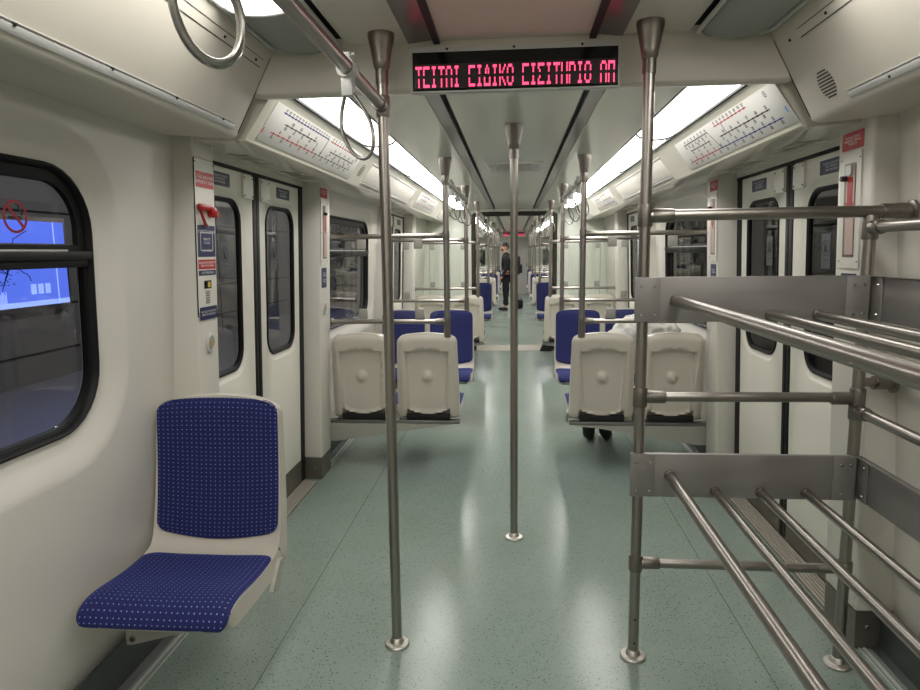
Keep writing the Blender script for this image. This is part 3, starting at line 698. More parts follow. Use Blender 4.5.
for s in (-1, 1):
    for y, nm in ((5.35, 'between the route maps'), (9.1, 'beyond the far route map')):
        if y > 9: L_ = 0.6
        else: L_ = 1.9
        root = empty('cove_panel', f'cream access panel with rails on the {SN(s)} cove, {nm}', 'access panel', slope(s, y, 0))
        bm = B(); box(bm, -L_ / 2, L_ / 2, 0.012, 0.160, -0.004, 0.002, 0.001); obj('panel', bm, 'cream', root)
        bm = B(); box(bm, -L_ / 2 - 0.01, L_ / 2 + 0.01, 0.008, 0.018, -0.002, 0.008, 0.002); box(bm, -L_ / 2 - 0.01, L_ / 2 + 0.01, 0.154, 0.163, -0.002, 0.006, 0.002); obj('rail', bm, 'plastic_grey', root)
        bm = B(); box(bm, -L_ / 2 - 0.004, L_ / 2 + 0.004, 0.0185, 0.021, 0.001, 0.0035); box(bm, -L_ / 2 - 0.004, L_ / 2 + 0.004, 0.150, 0.1525, 0.001, 0.0035); obj('joint_line', bm, 'ink', root)
root = empty('speaker_grille', 'slotted loudspeaker grille on the left cove just past the route map', 'speaker', slope(-1, 4.22, 0.085))
bm = B()
for k in range(6):
    zz = (k - 2.5) * 0.014; hw = math.sqrt(max(0, 0.045 ** 2 - zz ** 2)); box(bm, -hw, hw, zz - 0.002, zz + 0.002, -0.001, 0.002)
obj('slot', bm, 'ink', root)
# hatch plates in the soffit over the doors
for s in (-1, 1):
    for i, yc in enumerate(DOORS[:2]):
        for e in (-1, 1):
            root = empty('soffit_hatch', f'{"near" if e < 0 else "far"} grey hatch plate in the soffit, {SN(s)} side, {ORD[i]} doorway', 'hatch', T(s * 1.22, yc + e * 0.33, 1.9535))
            bm = B(); plate(bm, rrect(0.11, 0.34, 0.01, 3), 0.003, Matrix.Rotation(-s * math.radians(3.8), 4, 'Y') @ T(0, 0, -0.003)); obj('plate', bm, 'soffit', root)
            bm = B(); plate(bm, rrect(0.06, 0.12, 0.004, 3), 0.002, Matrix.Rotation(-s * math.radians(3.8), 4, 'Y') @ T(0, 0, -0.0045)); obj('label_film', bm, 'clip', root)

# ceiling vent
root = empty('ceiling_vent', 'rectangular service hatch in the centre ceiling between the second poles', 'ceiling vent', T(0, 5.0, ZL))
bm = B(); box(bm, -0.2, 0.2, -0.28, 0.28, -0.006, 0.002, 0.002); obj('frame', bm, 'ceil', root)
bm = B(); box(bm, -0.12, 0.12, -0.22, 0.22, -0.008, -0.004, 0.002); obj('recess', bm, 'clip', root)
for x in (-0.16, 0.16):
    bm = B(); box(bm, x - 0.03, x + 0.03, -0.2, 0.2, -0.010, -0.004, 0.002); o = obj('cover_plate', bm, 'plastic_grey', root)
    bm = B(); lathe(bm, [(0.008, -0.012), (0.008, -0.004)], 10, T(x, -0.12, 0)); obj('lock', bm, 'ink', o)
for y in (5.55, 7.6): 
    pass

# ------------------------------------------------------------------ emergency panels, controls
def rrp(bm, w, h, t, mw, r=0.004): plate(bm, rrect(w, h, r, 3), t, mw)
def alarm_panel(s, yc, label):
    mw = wallf(s, XP, yc, 0)
    root = empty('emergency_panel', label, 'emergency panel', LEAN(s) @ mw)
    bm = B(); rrp(bm, 0.168, 0.62, 0.004, T(0, 1.585, 0), 0.008); o = obj('panel_plate', bm, 'cream', root)
    bm = B(); oo, ii = rrect(0.170, 0.622, 0.009, 3), rrect(0.166, 0.618, 0.008, 3)
    rings(bm, [(oo, 0), (oo, 0.0046), (ii, 0.0046), (ii, 0)], T(0, 1.585, 0), True); obj('plate_edge', bm, 'ink', root)
    bm = B()
    for x in (-0.076, 0.076):
        for z in (1.29, 1.88): lathe(bm, [(0.003, 0.004), (0.003, 0.006)], 8, T(x, z, 0))
    obj('screw', bm, 'ink', root)
    def lab(z, h, m, txt, size, sp=1.05, w=0.15):
        bm = B(); rrp(bm, w, h, 0.001, T(0.002, z, 0.004)); l = obj('label', bm, m, root)
        text('label_text', txt, size, 'white', l, T(0.002, z, 0.0056), space=sp)
    lab(1.815, 0.062, 'red', 'ΣΗΜΑ ΚΙΝΔΥΝΟΥ\nEMERGENCY SIGNAL', 0.0175)
    lab(1.575, 0.125, 'navy', 'ΣΕ ΠΕΡΙΠΤΩΣΗ ΑΝΑΓΚΗΣ\n\nΤΡΑΒΗΞΤΕ\nΤΗ ΛΑΒΗ\n\nPULL HANDLE', 0.0125, 1.2)
    lab(1.483, 0.038, 'red', 'ΚΑΤΑΧΡΗΣΗ ΤΙΜΩΡΕΙΤΑΙ\nPENALTY FOR MISUSE', 0.0115)
    lab(1.449, 0.020, 'navy', 'ΕΝΔΟΕΠΙΚΟΙΝΩΝΙΑ', 0.0115)
    lab(1.286, 0.052, 'navy', 'ΜΙΛΗΣΤΕ ΣΤΟΝ ΟΔΗΓΟ\nSPEAK TO THE DRIVER', 0.0115)
    bm = B(); oo, ii = rrect(0.106, 0.072, 0.004, 2), rrect(0.102, 0.068, 0.004, 2); rings(bm, [(oo, 0), (oo, 0.0006), (ii, 0.0006), (ii, 0)], T(0.002, 1.573, 0.005), True); obj('label_border', bm, 'white', root)
    bm = B(); box(bm, -0.075, 0.03, 1.695, 1.720, 0.006, 0.022, 0.006); lathe(bm, [(0.022, 0.004), (0.022, 0.026), (0.016, 0.030)], 20, T(0.036, 1.692, 0)); lathe(bm, [(0.014, 0.01), (0.014, 0.032)], 16, T(0.052, 1.685, 0))
    tube(bm, [(-0.058, 1.70, 0.012), (-0.05, 1.672, 0.016), (-0.028, 1.645, 0.016), (-0.004, 1.635, 0.012)], 0.006, 8)
    obj('alarm_handle', bm, 'red_plastic', root)
    bm = B(); box(bm, -0.015, 0.010, 1.63, 1.655, 0.004, 0.014, 0.003); obj('seal_tag', bm, 'plastic_grey', root)
    bm = B(); box(bm, -0.03, 0.03, 1.385, 1.418, 0.003, 0.007, 0.002); obj('call_display', bm, 'display', root)
    bm = B(); box(bm, -0.004, 0.016, 1.39, 1.412, 0.007, 0.009, 0.001); obj('call_button', bm, 'yellow', root)
    bm = B()
    for k in range(7): box(bm, -0.019, 0.019, 1.325 + k * 0.0075, 1.3285 + k * 0.0075, 0.004, 0.0046)
    obj('speaker_slot', bm, 'ink', root)
def open_button(s, yc, z, label):
    root = empty('door_button', label, 'door button', LEAN(s) @ wallf(s, XP, yc, z))
    bm = B(); lathe(bm, [(0.034, 0), (0.033, 0.008), (0.026, 0.012), (0.024, 0.008), (0.0, 0.008)], 28, Matrix.Diagonal((1, 1.25, 1, 1))); obj('button_ring', bm, 'plastic_grey', root)
    bm = B(); lathe(bm, [(0.019, 0.007), (0.018, 0.011), (0.0, 0.012)], 24, Matrix.Diagonal((1, 1.25, 1, 1))); obj('button_cap', bm, 'clip', root)
    bm = B()
    for k in range(8):
        a = k * math.pi / 4; lathe(bm, [(0.0028, 0.011), (0.0028, 0.0135)], 8, T(0.010 * math.cos(a), 0.0125 * math.sin(a), 0))
    lathe(bm, [(0.004, 0.011), (0.004, 0.0135)], 8); obj('button_light', bm, 'yellow', root)
def release_box(s, yc, label, arrow=True):
    mw = wallf(s, XP, yc, 0); root = empty('door_release_box', label, 'door release', LEAN(s) @ mw)
    bm = B(); rrp(bm, 0.155, 0.062, 0.001, T(0, 1.905, 0.001)); l = obj('red_label', bm, 'red', root)
    text('label_text', 'ΑΝΟΙΓΜΑ ΠΟΡΤΑΣ\nEMERGENCY OPENING\nΤΡΑΒΗΞΤΕ', 0.0115, 'white', l, T(0, 1.905, 0.0026))
    bm = B(); rrp(bm, 0.15, 0.42, 0.006, T(0, 1.655, 0), 0.006); obj('frame_plate', bm, 'cream', root)
    bm = B(); rrp(bm, 0.082, 0.34, 0.0015, T(0, 1.655, 0.0055), 0.004); obj('channel_recess', bm, 'kick', root)
    bm = B(); rrp(bm, 0.06, 0.32, 0.003, T(0.008, 1.655, 0.0065), 0.003); obj('channel_face', bm, mat_pink, root)
    bm = B(); rrp(bm, 0.04, 0.035, 0.010, T(0.004, 1.80, 0.007), 0.004); obj('pull_handle', bm, 'plastic_grey', root)
    bm = B(); lathe(bm, [(0.010, 0.01), (0.010, 0.03)], 12, T(-0.02, 1.772, 0)); obj('lock_pin', bm, 'ink', root)
    bm = B(); plate(bm, [(-0.018, 0.06), (0.018, 0.06), (0.018, -0.03), (0.028, -0.03), (0, -0.07), (-0.028, -0.03), (-0.018, -0.03)], 0.0015, T(0.008, 1.715, 0.0095)); obj('red_arrow', bm, 'red_plastic', root)
    bm = B()
    for x in (-0.066, 0.066):
        for z in (1.47, 1.65, 1.84): lathe(bm, [(0.0028, 0.006), (0.0028, 0.008)], 8, T(x, z, 0))
    obj('screw', bm, 'ink', root)
    bm = B(); rrp(bm, 0.115, 0.13, 0.001, T(0, 1.36, 0), 0.006); l = obj('navy_label', bm, 'navy', root)
    text('label_text', 'Ι  ΣΠΑΣΤΕ\n    ΤΟ ΚΑΠΑΚΙ\n\n\\  ΤΡΑΒΗΞΤΕ\n    ΤΗ ΛΑΒΗ', 0.0145, 'white', l, T(0, 1.36, 0.0016))
mat_pink = mat('pink_grey_channel', srgb(186, 160, 152), 0.4)
alarm_panel(-1, 2.588, 'cream emergency call panel with red handle on the near left door pillar')
open_button(-1, 2.595, 1.16, 'round door button with amber dots on the near left pillar')
release_box(1, 2.575, 'door release box with red arrow behind the luggage rack')
release_box(-1, 4.26, 'slim door release box on the left pillar beyond the near doors')
open_button(-1, 4.26, 1.16, 'oval door button on the left pillar beyond the near doors')
release_box(1, 4.26, 'door release box on the right pillar beside the far seat pair')

# ------------------------------------------------------------------ poles and rails
def cup(bm, x, y, z):
    lathe(bm, [(0.0225, z - 0.165), (0.0225, z - 0.118), (0.027, z - 0.112), (0.030, z - 0.09), (0.038, z - 0.045), (0.0445, z - 0.02), (0.0455, z - 0.012), (0.0455, z)], 28, T(x, y, 0))
def flange(bm, x, y, z=0): lathe(bm, [(0.048, z), (0.048, z + 0.006), (0.044, z + 0.011), (0.028, z + 0.014), (0.022, z + 0.03), (0.0195, z + 0.032)], 28, T(x, y, 0))
PR = 0.0195
def pole(x, y, z0, z1, label, group='grab poles', holes=False):
    root = empty('grab_pole', label, 'grab pole', T(x, y, 0), group)
    bm = B(); tube(bm, [(0, 0, z0), (0, 0, z1)], PR, 20); obj('pole_tube', bm, 'steel', root)
    bm = B(); cup(bm, 0, 0, z1); obj('ceiling_cup', bm, 'steel_dark', root)
    if z0 < 0.01:
        bm = B(); flange(bm, 0, 0); obj('floor_flange', bm, 'steel_light', root)
    else:
        bm = B(); lathe(bm, [(0.024, z0 - 0.03), (0.024, z0 + 0.05)], 18); obj('lower_socket', bm, 'steel_dark', root)
    return root
pole(0, 3.34, 0, ZL, 'lone grab pole in the middle of the aisle under the display')
pole(-0.455, 2.35, 0, ZH, 'nearest left grab pole from floor to raised ceiling by the blue seat')
PY = [4.45, 6.33, 8.38, 11.8, 14.25, 16.15, 18.2, 20.1]
for i, y in enumerate(PY):
    for s in (-1, 1):
        pole(s * 0.455, y, 0.965, ZL, f'{ORD[i]} {SN(s)} grab pole standing at seat backs beyond the near doors')
for i, y in enumerate((7.35, 13.25, 19.2)):
    pole(0, y, 0, ZL, f'{["distant", "more distant", "farthest"][i]} centre aisle grab pole {["before the gangway", "just past the gangway", "deep in the next carriage"][i]}')
def fit(bm, c, ax, L=0.06, r=0.0245):
    c = Vector(c); a = Vector(ax).normalized(); tube(bm, [c - a * L / 2, c - a * L * 0.42, c + a * L * 0.42, c + a * L / 2], [r * 0.94, r, r, r * 0.94], 18)
# windscreens behind the seats
WSY = [(4.45, 1), (6.33, -1), (8.38, 1), (11.8, -1), (14.25, 1), (16.15, -1), (18.2, 1), (20.1, -1)]
for i, (y, f) in enumerate(WSY):
    for s in (-1, 1):
        root = empty('draught_screen', f'{ORD[i]} glass draught screen with two steel rails, {SN(s)} side', 'draught screen', T(0, 0, 0), 'draught screens')
        xe = 1.262
        for z in (1.625, 1.045):
            bm = B(); tube(bm, [(s * 0.47, y, z), (s * xe, y, z)], 0.016, 16); r_ = obj('rail', bm, 'steel', root)
            bm = B(); fit(bm, (s * 0.505, y, z), (1, 0, 0), 0.055, 0.0205); fit(bm, (s * 0.455, y, z), (0, 0, 1), 0.06, 0.0235); lathe(bm, [(0.026, 0), (0.026, 0.006), (0.02, 0.014)], 16, T(s * (xe + 0.0), y, z) @ Matrix.Rotation(-s * math.pi / 2, 4, 'Y')); obj('rail_fitting', bm, 'steel_dark', r_)
        bm = B(); plate(bm, [(s * p, q) for p, q in rrect(0.66, 0.52, 0.05, 8, 0.84, 1.335)], 0.008, FR('F', 0, y + 0.004, 0)); obj('glass_pane', bm, 'clear', root)
        for xx in (0.645, 1.035):
            for z in (1.572, 1.098):
                bm = B(); box(bm, s * xx - 0.03, s * xx + 0.03, y - 0.012, y + 0.012, z - 0.034, z + 0.034, 0.004); obj('glass_clip', bm, 'clip', root)
# overhead rails with straps
def strap(x, y, z, label, near=False, rot=0, scale=1.0):
    root = empty('strap_handle', label, 'strap handle', T(x, y, z) @ Matrix.Rotation(rot, 4, 'Z'), 'hanging straps')
    bm = B(); lathe(bm, [(0.026, -0.02), (0.028, -0.012), (0.028, 0.012), (0.026, 0.02)], 20, Matrix.Rotation(math.pi / 2, 4, 'X'))
    box(bm, -0.014, 0.014, -0.014, 0.014, 0.02, 0.04, 0.004); lathe(bm, [(0.005, -0.02), (0.005, 0.022)], 10, T(0, 0, 0.034) @ Matrix.Rotation(math.pi / 2, 4, 'Y'))
    obj('clamp_collar', bm, 'plastic_grey', root)
    bm = B(); box(bm, -0.018, 0.018, -0.012, 0.012, -0.075, -0.02, 0.006); obj('strap_buckle', bm, 'plastic_grey', root)
    bm = B()
    pts = [(0.0, -0.060)]
    n = 34; H = 0.185 if not near else 0.165; W = 0.045 if not near else 0.045
    loop = []
    for k in range(n):
        t = 2 * math.pi * k / n
        u = math.cos(t)          # 1 at top
        w = W * math.sin(t) * (1 - 0.42 * max(0, u) ** 1.2 - 0.1 * u)
        loop.append((w * scale + (0.04 if not near else 0.022) * (1 - u) / 2, 0, -0.058 - (1 - u) / 2 * H))
    tube(bm, loop, 0.005 if not near else 0.0068, 12, closed=True, rx=1.6 if not near else 2.2)
    obj('strap_loop', bm, 'strap', root, 50)
    return root
def rail(s, y0, y1, z, label):
    root = empty('overhead_rail', label, 'overhead rail', T(s * 0.455, 0, z), 'overhead handrails')
    bm = B(); tube(bm, [(0, y0, 0), (0, y1, 0)], PR, 20); obj('rail_tube', bm, 'steel', root)
    bm = B(); fit(bm, (0, y1, 0), (0, 0, 1), 0.07, 0.0255); fit(bm, (0, y1 - 0.045, 0), (0, 1, 0), 0.05, 0.0245)
    if y0 > 0: fit(bm, (0, y0, 0), (0, 0, 1), 0.07, 0.0255); fit(bm, (0, y0 + 0.045, 0), (0, 1, 0), 0.05, 0.0245)
    obj('rail_fitting', bm, 'steel_dark', root)
    return root
rail(-1, YN, 2.35, 2.02, 'near left overhead rail running past the nearest pole')
bm_near = strap(-0.455, 0.975, 2.02, 'nearest hanging strap, cut off by the top edge of the view', True, math.radians(28), 1.0)
strap(-0.455, 1.86, 2.02, 'hanging strap beside the nearest left pole', False, math.radians(-12))
rr = [(4.45, 6.33, 'between the first seat groups'), (8.38, 9.9, 'before the gangway'), (10.7, 11.8, 'just past the gangway'), (14.25, 16.15, 'in the middle of the next carriage'), (18.2, 20.1, 'far down the next carriage')]
for i, (a, b, nm) in enumerate(rr):
    for s in (-1, 1):
        rail(s, a, b, 1.99, f'overhead rail {nm}, {SN(s)} side')
        n = 3 if b < 13 else 2
        for k in range(n):
            y = a + (b - a) * (k + 0.6) / (n + 0.2)
            strap(s * 0.455, y, 1.99, f'{ORD[k]} of the straps {nm}, {SN(s)} side', False, math.radians((-15, 20, 5)[k]))
# gangway hoop
root = empty('gangway_hoop', 'dark tubular hoop framing the gangway opening', 'handrail', T(0, YE - 0.12, 0))
bm = B(); tube(bm, fillet([(-0.60, 0, 0.03), (-0.60, 0, 2.055), (0.60, 0, 2.055), (0.60, 0, 0.03)], 0.07, 8), 0.034, 16)
obj('hoop_tube', bm, mat('dark_bronze_tube', srgb(52, 46, 41), 0.45, 0.4), root)
bm = B(); flange(bm, -0.60, 0); flange(bm, 0.60, 0); obj('floor_flange', bm, 'steel_dark', root)
root = empty('floor_wedge', 'black wedge-shaped cover at the right foot of the gangway', 'floor cover', T(0.52, YE - 0.02, 0))
bm = B(); plate(bm, [(-0.13, 0), (0.1, 0), (0.1, 0.32), (0.04, 0.34), (-0.03, 0.22)], 0.08, FR('F', 0, 0.04, 0)); obj('cover', bm, 'black_cloth', root)

# ------------------------------------------------------------------ seats
def chaikin(p, it=3):
    for _ in range(it):
        q = [p[0]]
        for a, b in zip(p, p[1:]): q += [(a[0] * .75 + b[0] * .25, a[1] * .75 + b[1] * .25), (a[0] * .25 + b[0] * .75, a[1] * .25 + b[1] * .75)]
        q.append(p[-1]); p = q
    return p
class Prof:
    def __init__(s, pts):
        s.p = chaikin(pts); s.c = [0]
        for a, b in zip(s.p, s.p[1:]): s.c.append(s.c[-1] + math.hypot(b[0] - a[0], b[1] - a[1]))
        s.L = s.c[-1]
    def at(s, d):
        d = min(max(d, 0), s.L - 1e-6); i = 0
        lo, hi = 0, len(s.c) - 1
        while hi - lo > 1:
            m_ = (lo + hi) // 2
            if s.c[m_] <= d: lo = m_
            else: hi = m_
        f = (d - s.c[lo]) / max(1e-9, s.c[hi] - s.c[lo]); a, b = s.p[lo], s.p[hi]
        ty, tz = b[0] - a[0], b[1] - a[1]; l = math.hypot(ty, tz) or 1
        return a[0] + (b[0] - a[0]) * f, a[1] + (b[1] - a[1]) * f, tz / l, -ty / l      # pos and front normal (tangent runs downwards, then forward)
FRONT = Prof([(0.015, 0.965), (0.008, 0.90), (-0.006, 0.74), (-0.03, 0.58), (-0.055, 0.47), (-0.085, 0.415), (-0.16, 0.395), (-0.30, 0.395), (-0.44, 0.412), (-0.51, 0.405), (-0.54, 0.365)])
BACK = Prof([(0.075, 0.965), (0.072, 0.90), (0.060, 0.74), (0.045, 0.58), (0.03, 0.45), (0.02, 0.375), (-0.02, 0.352), (-0.16, 0.345), (-0.34, 0.350), (-0.47, 0.355), (-0.535, 0.358)])
SW = 0.206
def hw_(d, L, W=SW, r0=0.055, r1=0.07):
    w = W - 0.010 * max(0, 1 - d / 0.4)
    if d < r0: w = w - r0 + math.sqrt(max(0, r0 * r0 - (r0 - d) ** 2))
    if L - d < r1: w = w - r1 + math.sqrt(max(0, r1 * r1 - (r1 - (L - d)) ** 2))
    return w
def sstep(a, b, x):
    t = min(1, max(0, (x - a) / (b - a))); return t * t * (3 - 2 * t)
def seat_mesh():
    bm = B(); NU = 84
    us = [-1 + 2 * i / NU for i in range(NU + 1)]
    def rows(P, n, back):
        R = []
        for k in range(n + 1):
            d = P.L * (k / n)
            if k < 6: d = P.L / n * 5 * (k / 5) ** 1.6 if k <= 5 else d
            y, z, ny, nz = P.at(d); w = hw_(d, P.L)
            row = []
            for u in us:
                x = u * w; zz = z + 0.016 * (1 - u * u) * max(0, 1 - d / 0.18)
                yy = y
                if not back:
                    e = 0.020 * abs(u) ** 4
                    yy += ny * e; zz += nz * e
                else:
                    if z > 0.36:
                        zc = z
                        # recessed rear panel with a curved foot, a rolled border and a round boss
                        hx = 0.112 + 0.022 * sstep(0.36, 0.84, zc)
                        inx = 1 - sstep(hx, hx + 0.012, abs(x)); foot = 0.385 + 0.028 * (x / 0.12) ** 2
                        inz = 1 - sstep(0.834 + 0.014 * (1 - (x / 0.13) ** 2), 0.844 + 0.014 * (1 - (x / 0.13) ** 2), zc)
                        low = 1 - sstep(foot - 0.006, foot + 0.004, zc)
                        yy -= 0.030 * inx * inz * sstep(0.36, 0.80, zc) + 0.006 * inx * inz
                        yy -= 0.05 * low * (1 - sstep(0.135, 0.150, abs(x)))
                        yy += 0.012 * math.exp(-((zc - foot - 0.012) / 0.008) ** 2) * inx
                        yy -= 0.018 * (1 - sstep(0.80, 0.88, zc)) * sstep(hx + 0.01, hx + 0.03, abs(x)) * (1 - zc) * 0.6
                        rr_ = math.hypot(x, (zc - 0.665) * 1.0); yy += 0.020 * (1 - sstep(0.016, 0.046, rr_))
                        edge = sstep(0.72, 1.0, abs(u)); yy -= 0.03 * edge ** 2
                        top = 1 - sstep(0.0, 0.05, d); yy -= 0.02 * top ** 2
                        # side seam groove
                        yy -= 0.009 * math.exp(-((abs(x) - hx - 0.014) / 0.0035) ** 2) * (1 if zc < 0.86 else 0)
                row.append(bm.verts.new((x, yy, zz)))
            R.append(row)
        for a, b in zip(R, R[1:]):
            for j in range(NU): bm.faces.new((a[j], a[j + 1], b[j + 1], b[j]))
        return R
    A = rows(FRONT, 80, False); Cc = rows(BACK, 80, True)
    for a, b in zip(zip(A, Cc), list(zip(A, Cc))[1:]):
        bm.faces.new((a[0][0], a[1][0], b[1][0], b[0][0])); bm.faces.new((a[0][-1], a[1][-1], b[1][-1], b[0][-1]))
    for j in range(NU):
        bm.faces.new((A[0][j], A[0][j + 1], Cc[0][j + 1], Cc[0][j])); bm.faces.new((A[-1][j], A[-1][j + 1], Cc[-1][j + 1], Cc[-1][j]))
    return bm
def pad_mesh(d0, d1, W, th, r=0.06, arch=0.0):
    bm = B(); uvl = bm.loops.layers.uv.new('UVMap'); L = d1 - d0; NU, NV = 26, 34; info = {}
    def row(t, off, shrink):
        d = t * L; w = W - shrink
        if d < r: w = w - r + math.sqrt(max(0, r * r - (r - d) ** 2))
        if L - d < r: w = w - r + math.sqrt(max(0, r * r - (r - (L - d)) ** 2))
        out = []
        for i in range(NU + 1):
            u = -1 + 2 * i / NU; u = math.copysign(abs(u) ** 0.9, u); x = u * w
            y, z, ny, nz = FRONT.at(d0 + d)
            e = 0.020 * (abs(x) / SW) ** 4 + off(u, t)
            a = 0.016 * (1 - (x / SW) ** 2) * max(0, 1 - (d0 + d) / 0.18)
            bow = arch * (1 - u * u) * t
            if bow: y, z, ny, nz = FRONT.at(d0 + d + bow)
            v = bm.verts.new((x, y + ny * e, z + nz * e + a)); info[v] = (x, d0 + d); out.append(v)
        return out
    off = lambda u, t: 0.006 + th * (1 - abs(u) ** 8) * (1 - abs(2 * t - 1) ** 14)
    ts = [(1 - math.cos(math.pi * k / NV)) / 2 for k in range(NV + 1)]
    top = [row(t, off, 0) for t in ts]; bot = [row(t, lambda u, t: -0.004, 0) for t in ts]
    for a, b in zip(top, top[1:]):
        for j in range(NU): bm.faces.new((a[j], a[j + 1], b[j + 1], b[j]))
    for a, b in zip(bot, bot[1:]):
        for j in range(NU): bm.faces.new((a[j], b[j], b[j + 1], a[j + 1]))
    for k in range(NV):
        for j in (0, -1): bm.faces.new((top[k][j], top[k + 1][j], bot[k + 1][j], bot[k][j]))
    for k in (0, -1):
        for j in range(NU): bm.faces.new((top[k][j], top[k][j + 1], bot[k][j + 1], bot[k][j]))
    for f in bm.faces:
        for l in f.loops: l[uvl].uv = info[l.vert]
    return bm
seat0 = empty('passenger_seat', 'blue dotted cushion seat with cream shell fixed to the near left wall', 'seat', None)
obj('seat_shell', seat_mesh(), 'shell', seat0, 60)
obj('back_cushion', pad_mesh(0.008, 0.505, 0.196, 0.014, 0.045, 0.02), 'fabric', seat0, 70)
obj('seat_cushion', pad_mesh(0.60, FRONT.L + 0.012, 0.203, 0.024, 0.05), 'fabric', seat0, 70)
bm = B(); box(bm, -0.17, 0.17, -0.40, -0.16, 0.318, 0.350, 0.008); obj('seat_rail', bm, 'steel_dark', seat0)
bm = B(); box(bm, -0.145, 0.145, 0.0, 0.03, 0.352, 0.395, 0.004); obj('rear_gap_shade', bm, 'gap', seat0)  # solid black box put in for the shade below the shell
bm = B(); lathe(bm, [(0.014, 0), (0.013, 0.003)], 18, T(0, 0.0685, 0.668) @ Matrix.Rotation(-math.pi / 2, 4, 'X')); obj('boss_cap', bm, 'shell', seat0)
seats = []
def place(x, y, rz, label, group='paired seats'):
    c = seat0 if not seats else dup(seat0)
    c.location = (x, y, 0); c.rotation_euler = (0, 0, rz); c.scale = (1.05, 1, 0.985); c['label'] = label
    if group: c['group'] = group
    elif 'group' in c: del c['group']
    seats.append(c); return c
place(-1.118, 2.345, 0, 'single blue dotted seat with cream shell on the near left wall', None)
seats[0].scale = (1.2, 1, 1.008)
# side clips of the near seat and its wall bracket
bm = B()
mwc = FR('R', 0.232 - 1.085 + 0.0, 2.1, 0.33)
s0 = seats[0]
bm = B(); plate(bm, [(-0.05, 0.06), (0.03, -0.03), (0.09, -0.005), (0.0, 0.075)], 0.012, Matrix(((0, 0, 1, 0.205), (-1, 0, 0, -0.12), (0, 1, 0, 0.325), (0, 0, 0, 1)))); obj('side_bracket', bm, 'bracket', s0)
root = empty('seat_support', 'grey wedge bracket holding the near left seat to the wall', 'seat bracket', T(-1.34, 2.05, 0))
bm = B(); plate(bm, [(0, 0.18), (0.02, 0.18), (0.40, 0.285), (0.42, 0.316), (0, 0.316)], 0.04, FR('F', 0, 0.0, 0)); obj('wedge_plate', bm, 'bracket', root)
bm = B(); lathe(bm, [(0.012, 0), (0.010, 0.008)], 12, FR('F', 0.025, -0.04, 0.205)); obj('bolt', bm, 'chrome', root)
PAIRS = [(4.50, math.pi, 'backs to the near doors'), (6.28, 0, 'facing the camera before the second doors'), (8.43, math.pi, 'backs to the second doors'),
         (11.75, 0, 'facing the camera past the gangway'), (14.30, math.pi, 'backs to the camera in the next carriage'), (16.10, 0, 'facing the camera, middle of next carriage'),
         (18.25, math.pi, 'backs to the camera, far down next carriage'), (20.05, 0, 'facing the camera at the far end')]
for i, (y, rz, nm) in enumerate(PAIRS):
    for s in (-1, 1):
        place(s * 0.602, y, rz, f'aisle seat of the {SN(s)} pair, {nm}')
        place(s * 1.066, y, rz, f'window seat of the {SN(s)} pair, {nm}')
        f = 1 if rz else -1
        root = empty('seat_support', f'wedge bracket under the {SN(s)} pair, {nm}', 'seat bracket', T(s * 1.34, y + f * 0.12, 0))
        bm = B(); plate(bm, [(s * p, q) for p, q in [(0, 0.19), (-0.09, 0.19), (-0.76, 0.30), (-0.94, 0.316), (0, 0.316)]], 0.16, FR('F', 0, 0.0 if f > 0 else 0.16, 0)); obj('wedge_plate', bm, 'bracket', root)
        bm = B(); box(bm, *sorted((-s * 0.02, -s * 0.96)), -0.14 if f > 0 else 0.06, -0.09 if f > 0 else 0.14, 0.318, 0.340, 0.004); obj('cross_rail', bm, 'grey_metal', root)

# ------------------------------------------------------------------ luggage rack
root = empty('luggage_rack', 'two-shelf tubular steel luggage rack on the right of the aisle', 'luggage rack', T(0.82, 2.33, 0))
def RK(name, bm, m='steel', p=None):
    o = obj(name, bm, m, p or root); return o
def W(x, y, z): return (x - 0.82, y - 2.33, z)
YB = 0.30; X1, X2 = 0.447, 1.185
bm = B(); tube(bm, [W(X1, 2.33, 0), W(X1, 2.33, ZH)], PR, 20); p1 = RK('rack_post', bm)
bm = B(); cup(bm, X1 - 0.82, 0, ZH); RK('ceiling_cup', bm, 'steel_dark', p1)
bm = B(); lathe(bm, [(0.0045, 0), (0.0045, 0.001)], 10, FR('F', X1 - 0.82, -PR + 0.0005, 0.16)); lathe(bm, [(0.0045, 0), (0.0045, 0.001)], 10, FR('F', X1 - 0.82, -PR + 0.0005, 0.065)); RK('bolt_hole', bm, 'ink', p1)
bm = B(); tube(bm, [W(X2, 2.33, 0), W(X2, 2.33, 1.62)], PR, 20); p2 = RK('rack_post', bm)
for x, top in ((X1, 1.62), (X2, 1.62)):
    bm = B(); tube(bm, [W(x, YB, 0), W(x, YB, top)], PR, 20); RK('rack_post', bm)
for x, y in ((X1, 2.33), (X2, 2.33), (X1, YB), (X2, YB)):
    bm = B(); flange(bm, x - 0.82, y - 2.33); RK('floor_flange', bm, 'steel_light')
# top rail to the wall, lower rails
bm = B(); tube(bm, [W(X1, 2.33, 1.632), W(1.28, 2.33, 1.636)], PR, 20); o = RK('top_rail', bm)
bm = B(); fit(bm, W(X1, 2.33, 1.632), (0, 0, 1), 0.075, 0.0255); fit(bm, W(X1 + 0.06, 2.33, 1.632), (1, 0, 0), 0.07, 0.024)
fit(bm, W(1.245, 2.33, 1.636), (1, 0, 0), 0.06, 0.025); lathe(bm, [(0.036, 0), (0.036, 0.008), (0.026, 0.014)], 20, T(*W(1.315, 2.33, 1.636)) @ Matrix.Rotation(-math.pi / 2, 4, 'Y')); tube(bm, [W(1.262, 2.33, 1.636), W(1.314, 2.33, 1.636)], 0.0265, 18); RK('rail_fitting', bm, 'steel_dark', o)
bm = B(); tube(bm, [W(X2, 2.31, 1.583), W(X2, YB, 1.583)], PR * 0.95, 20); o = RK('side_rail', bm)
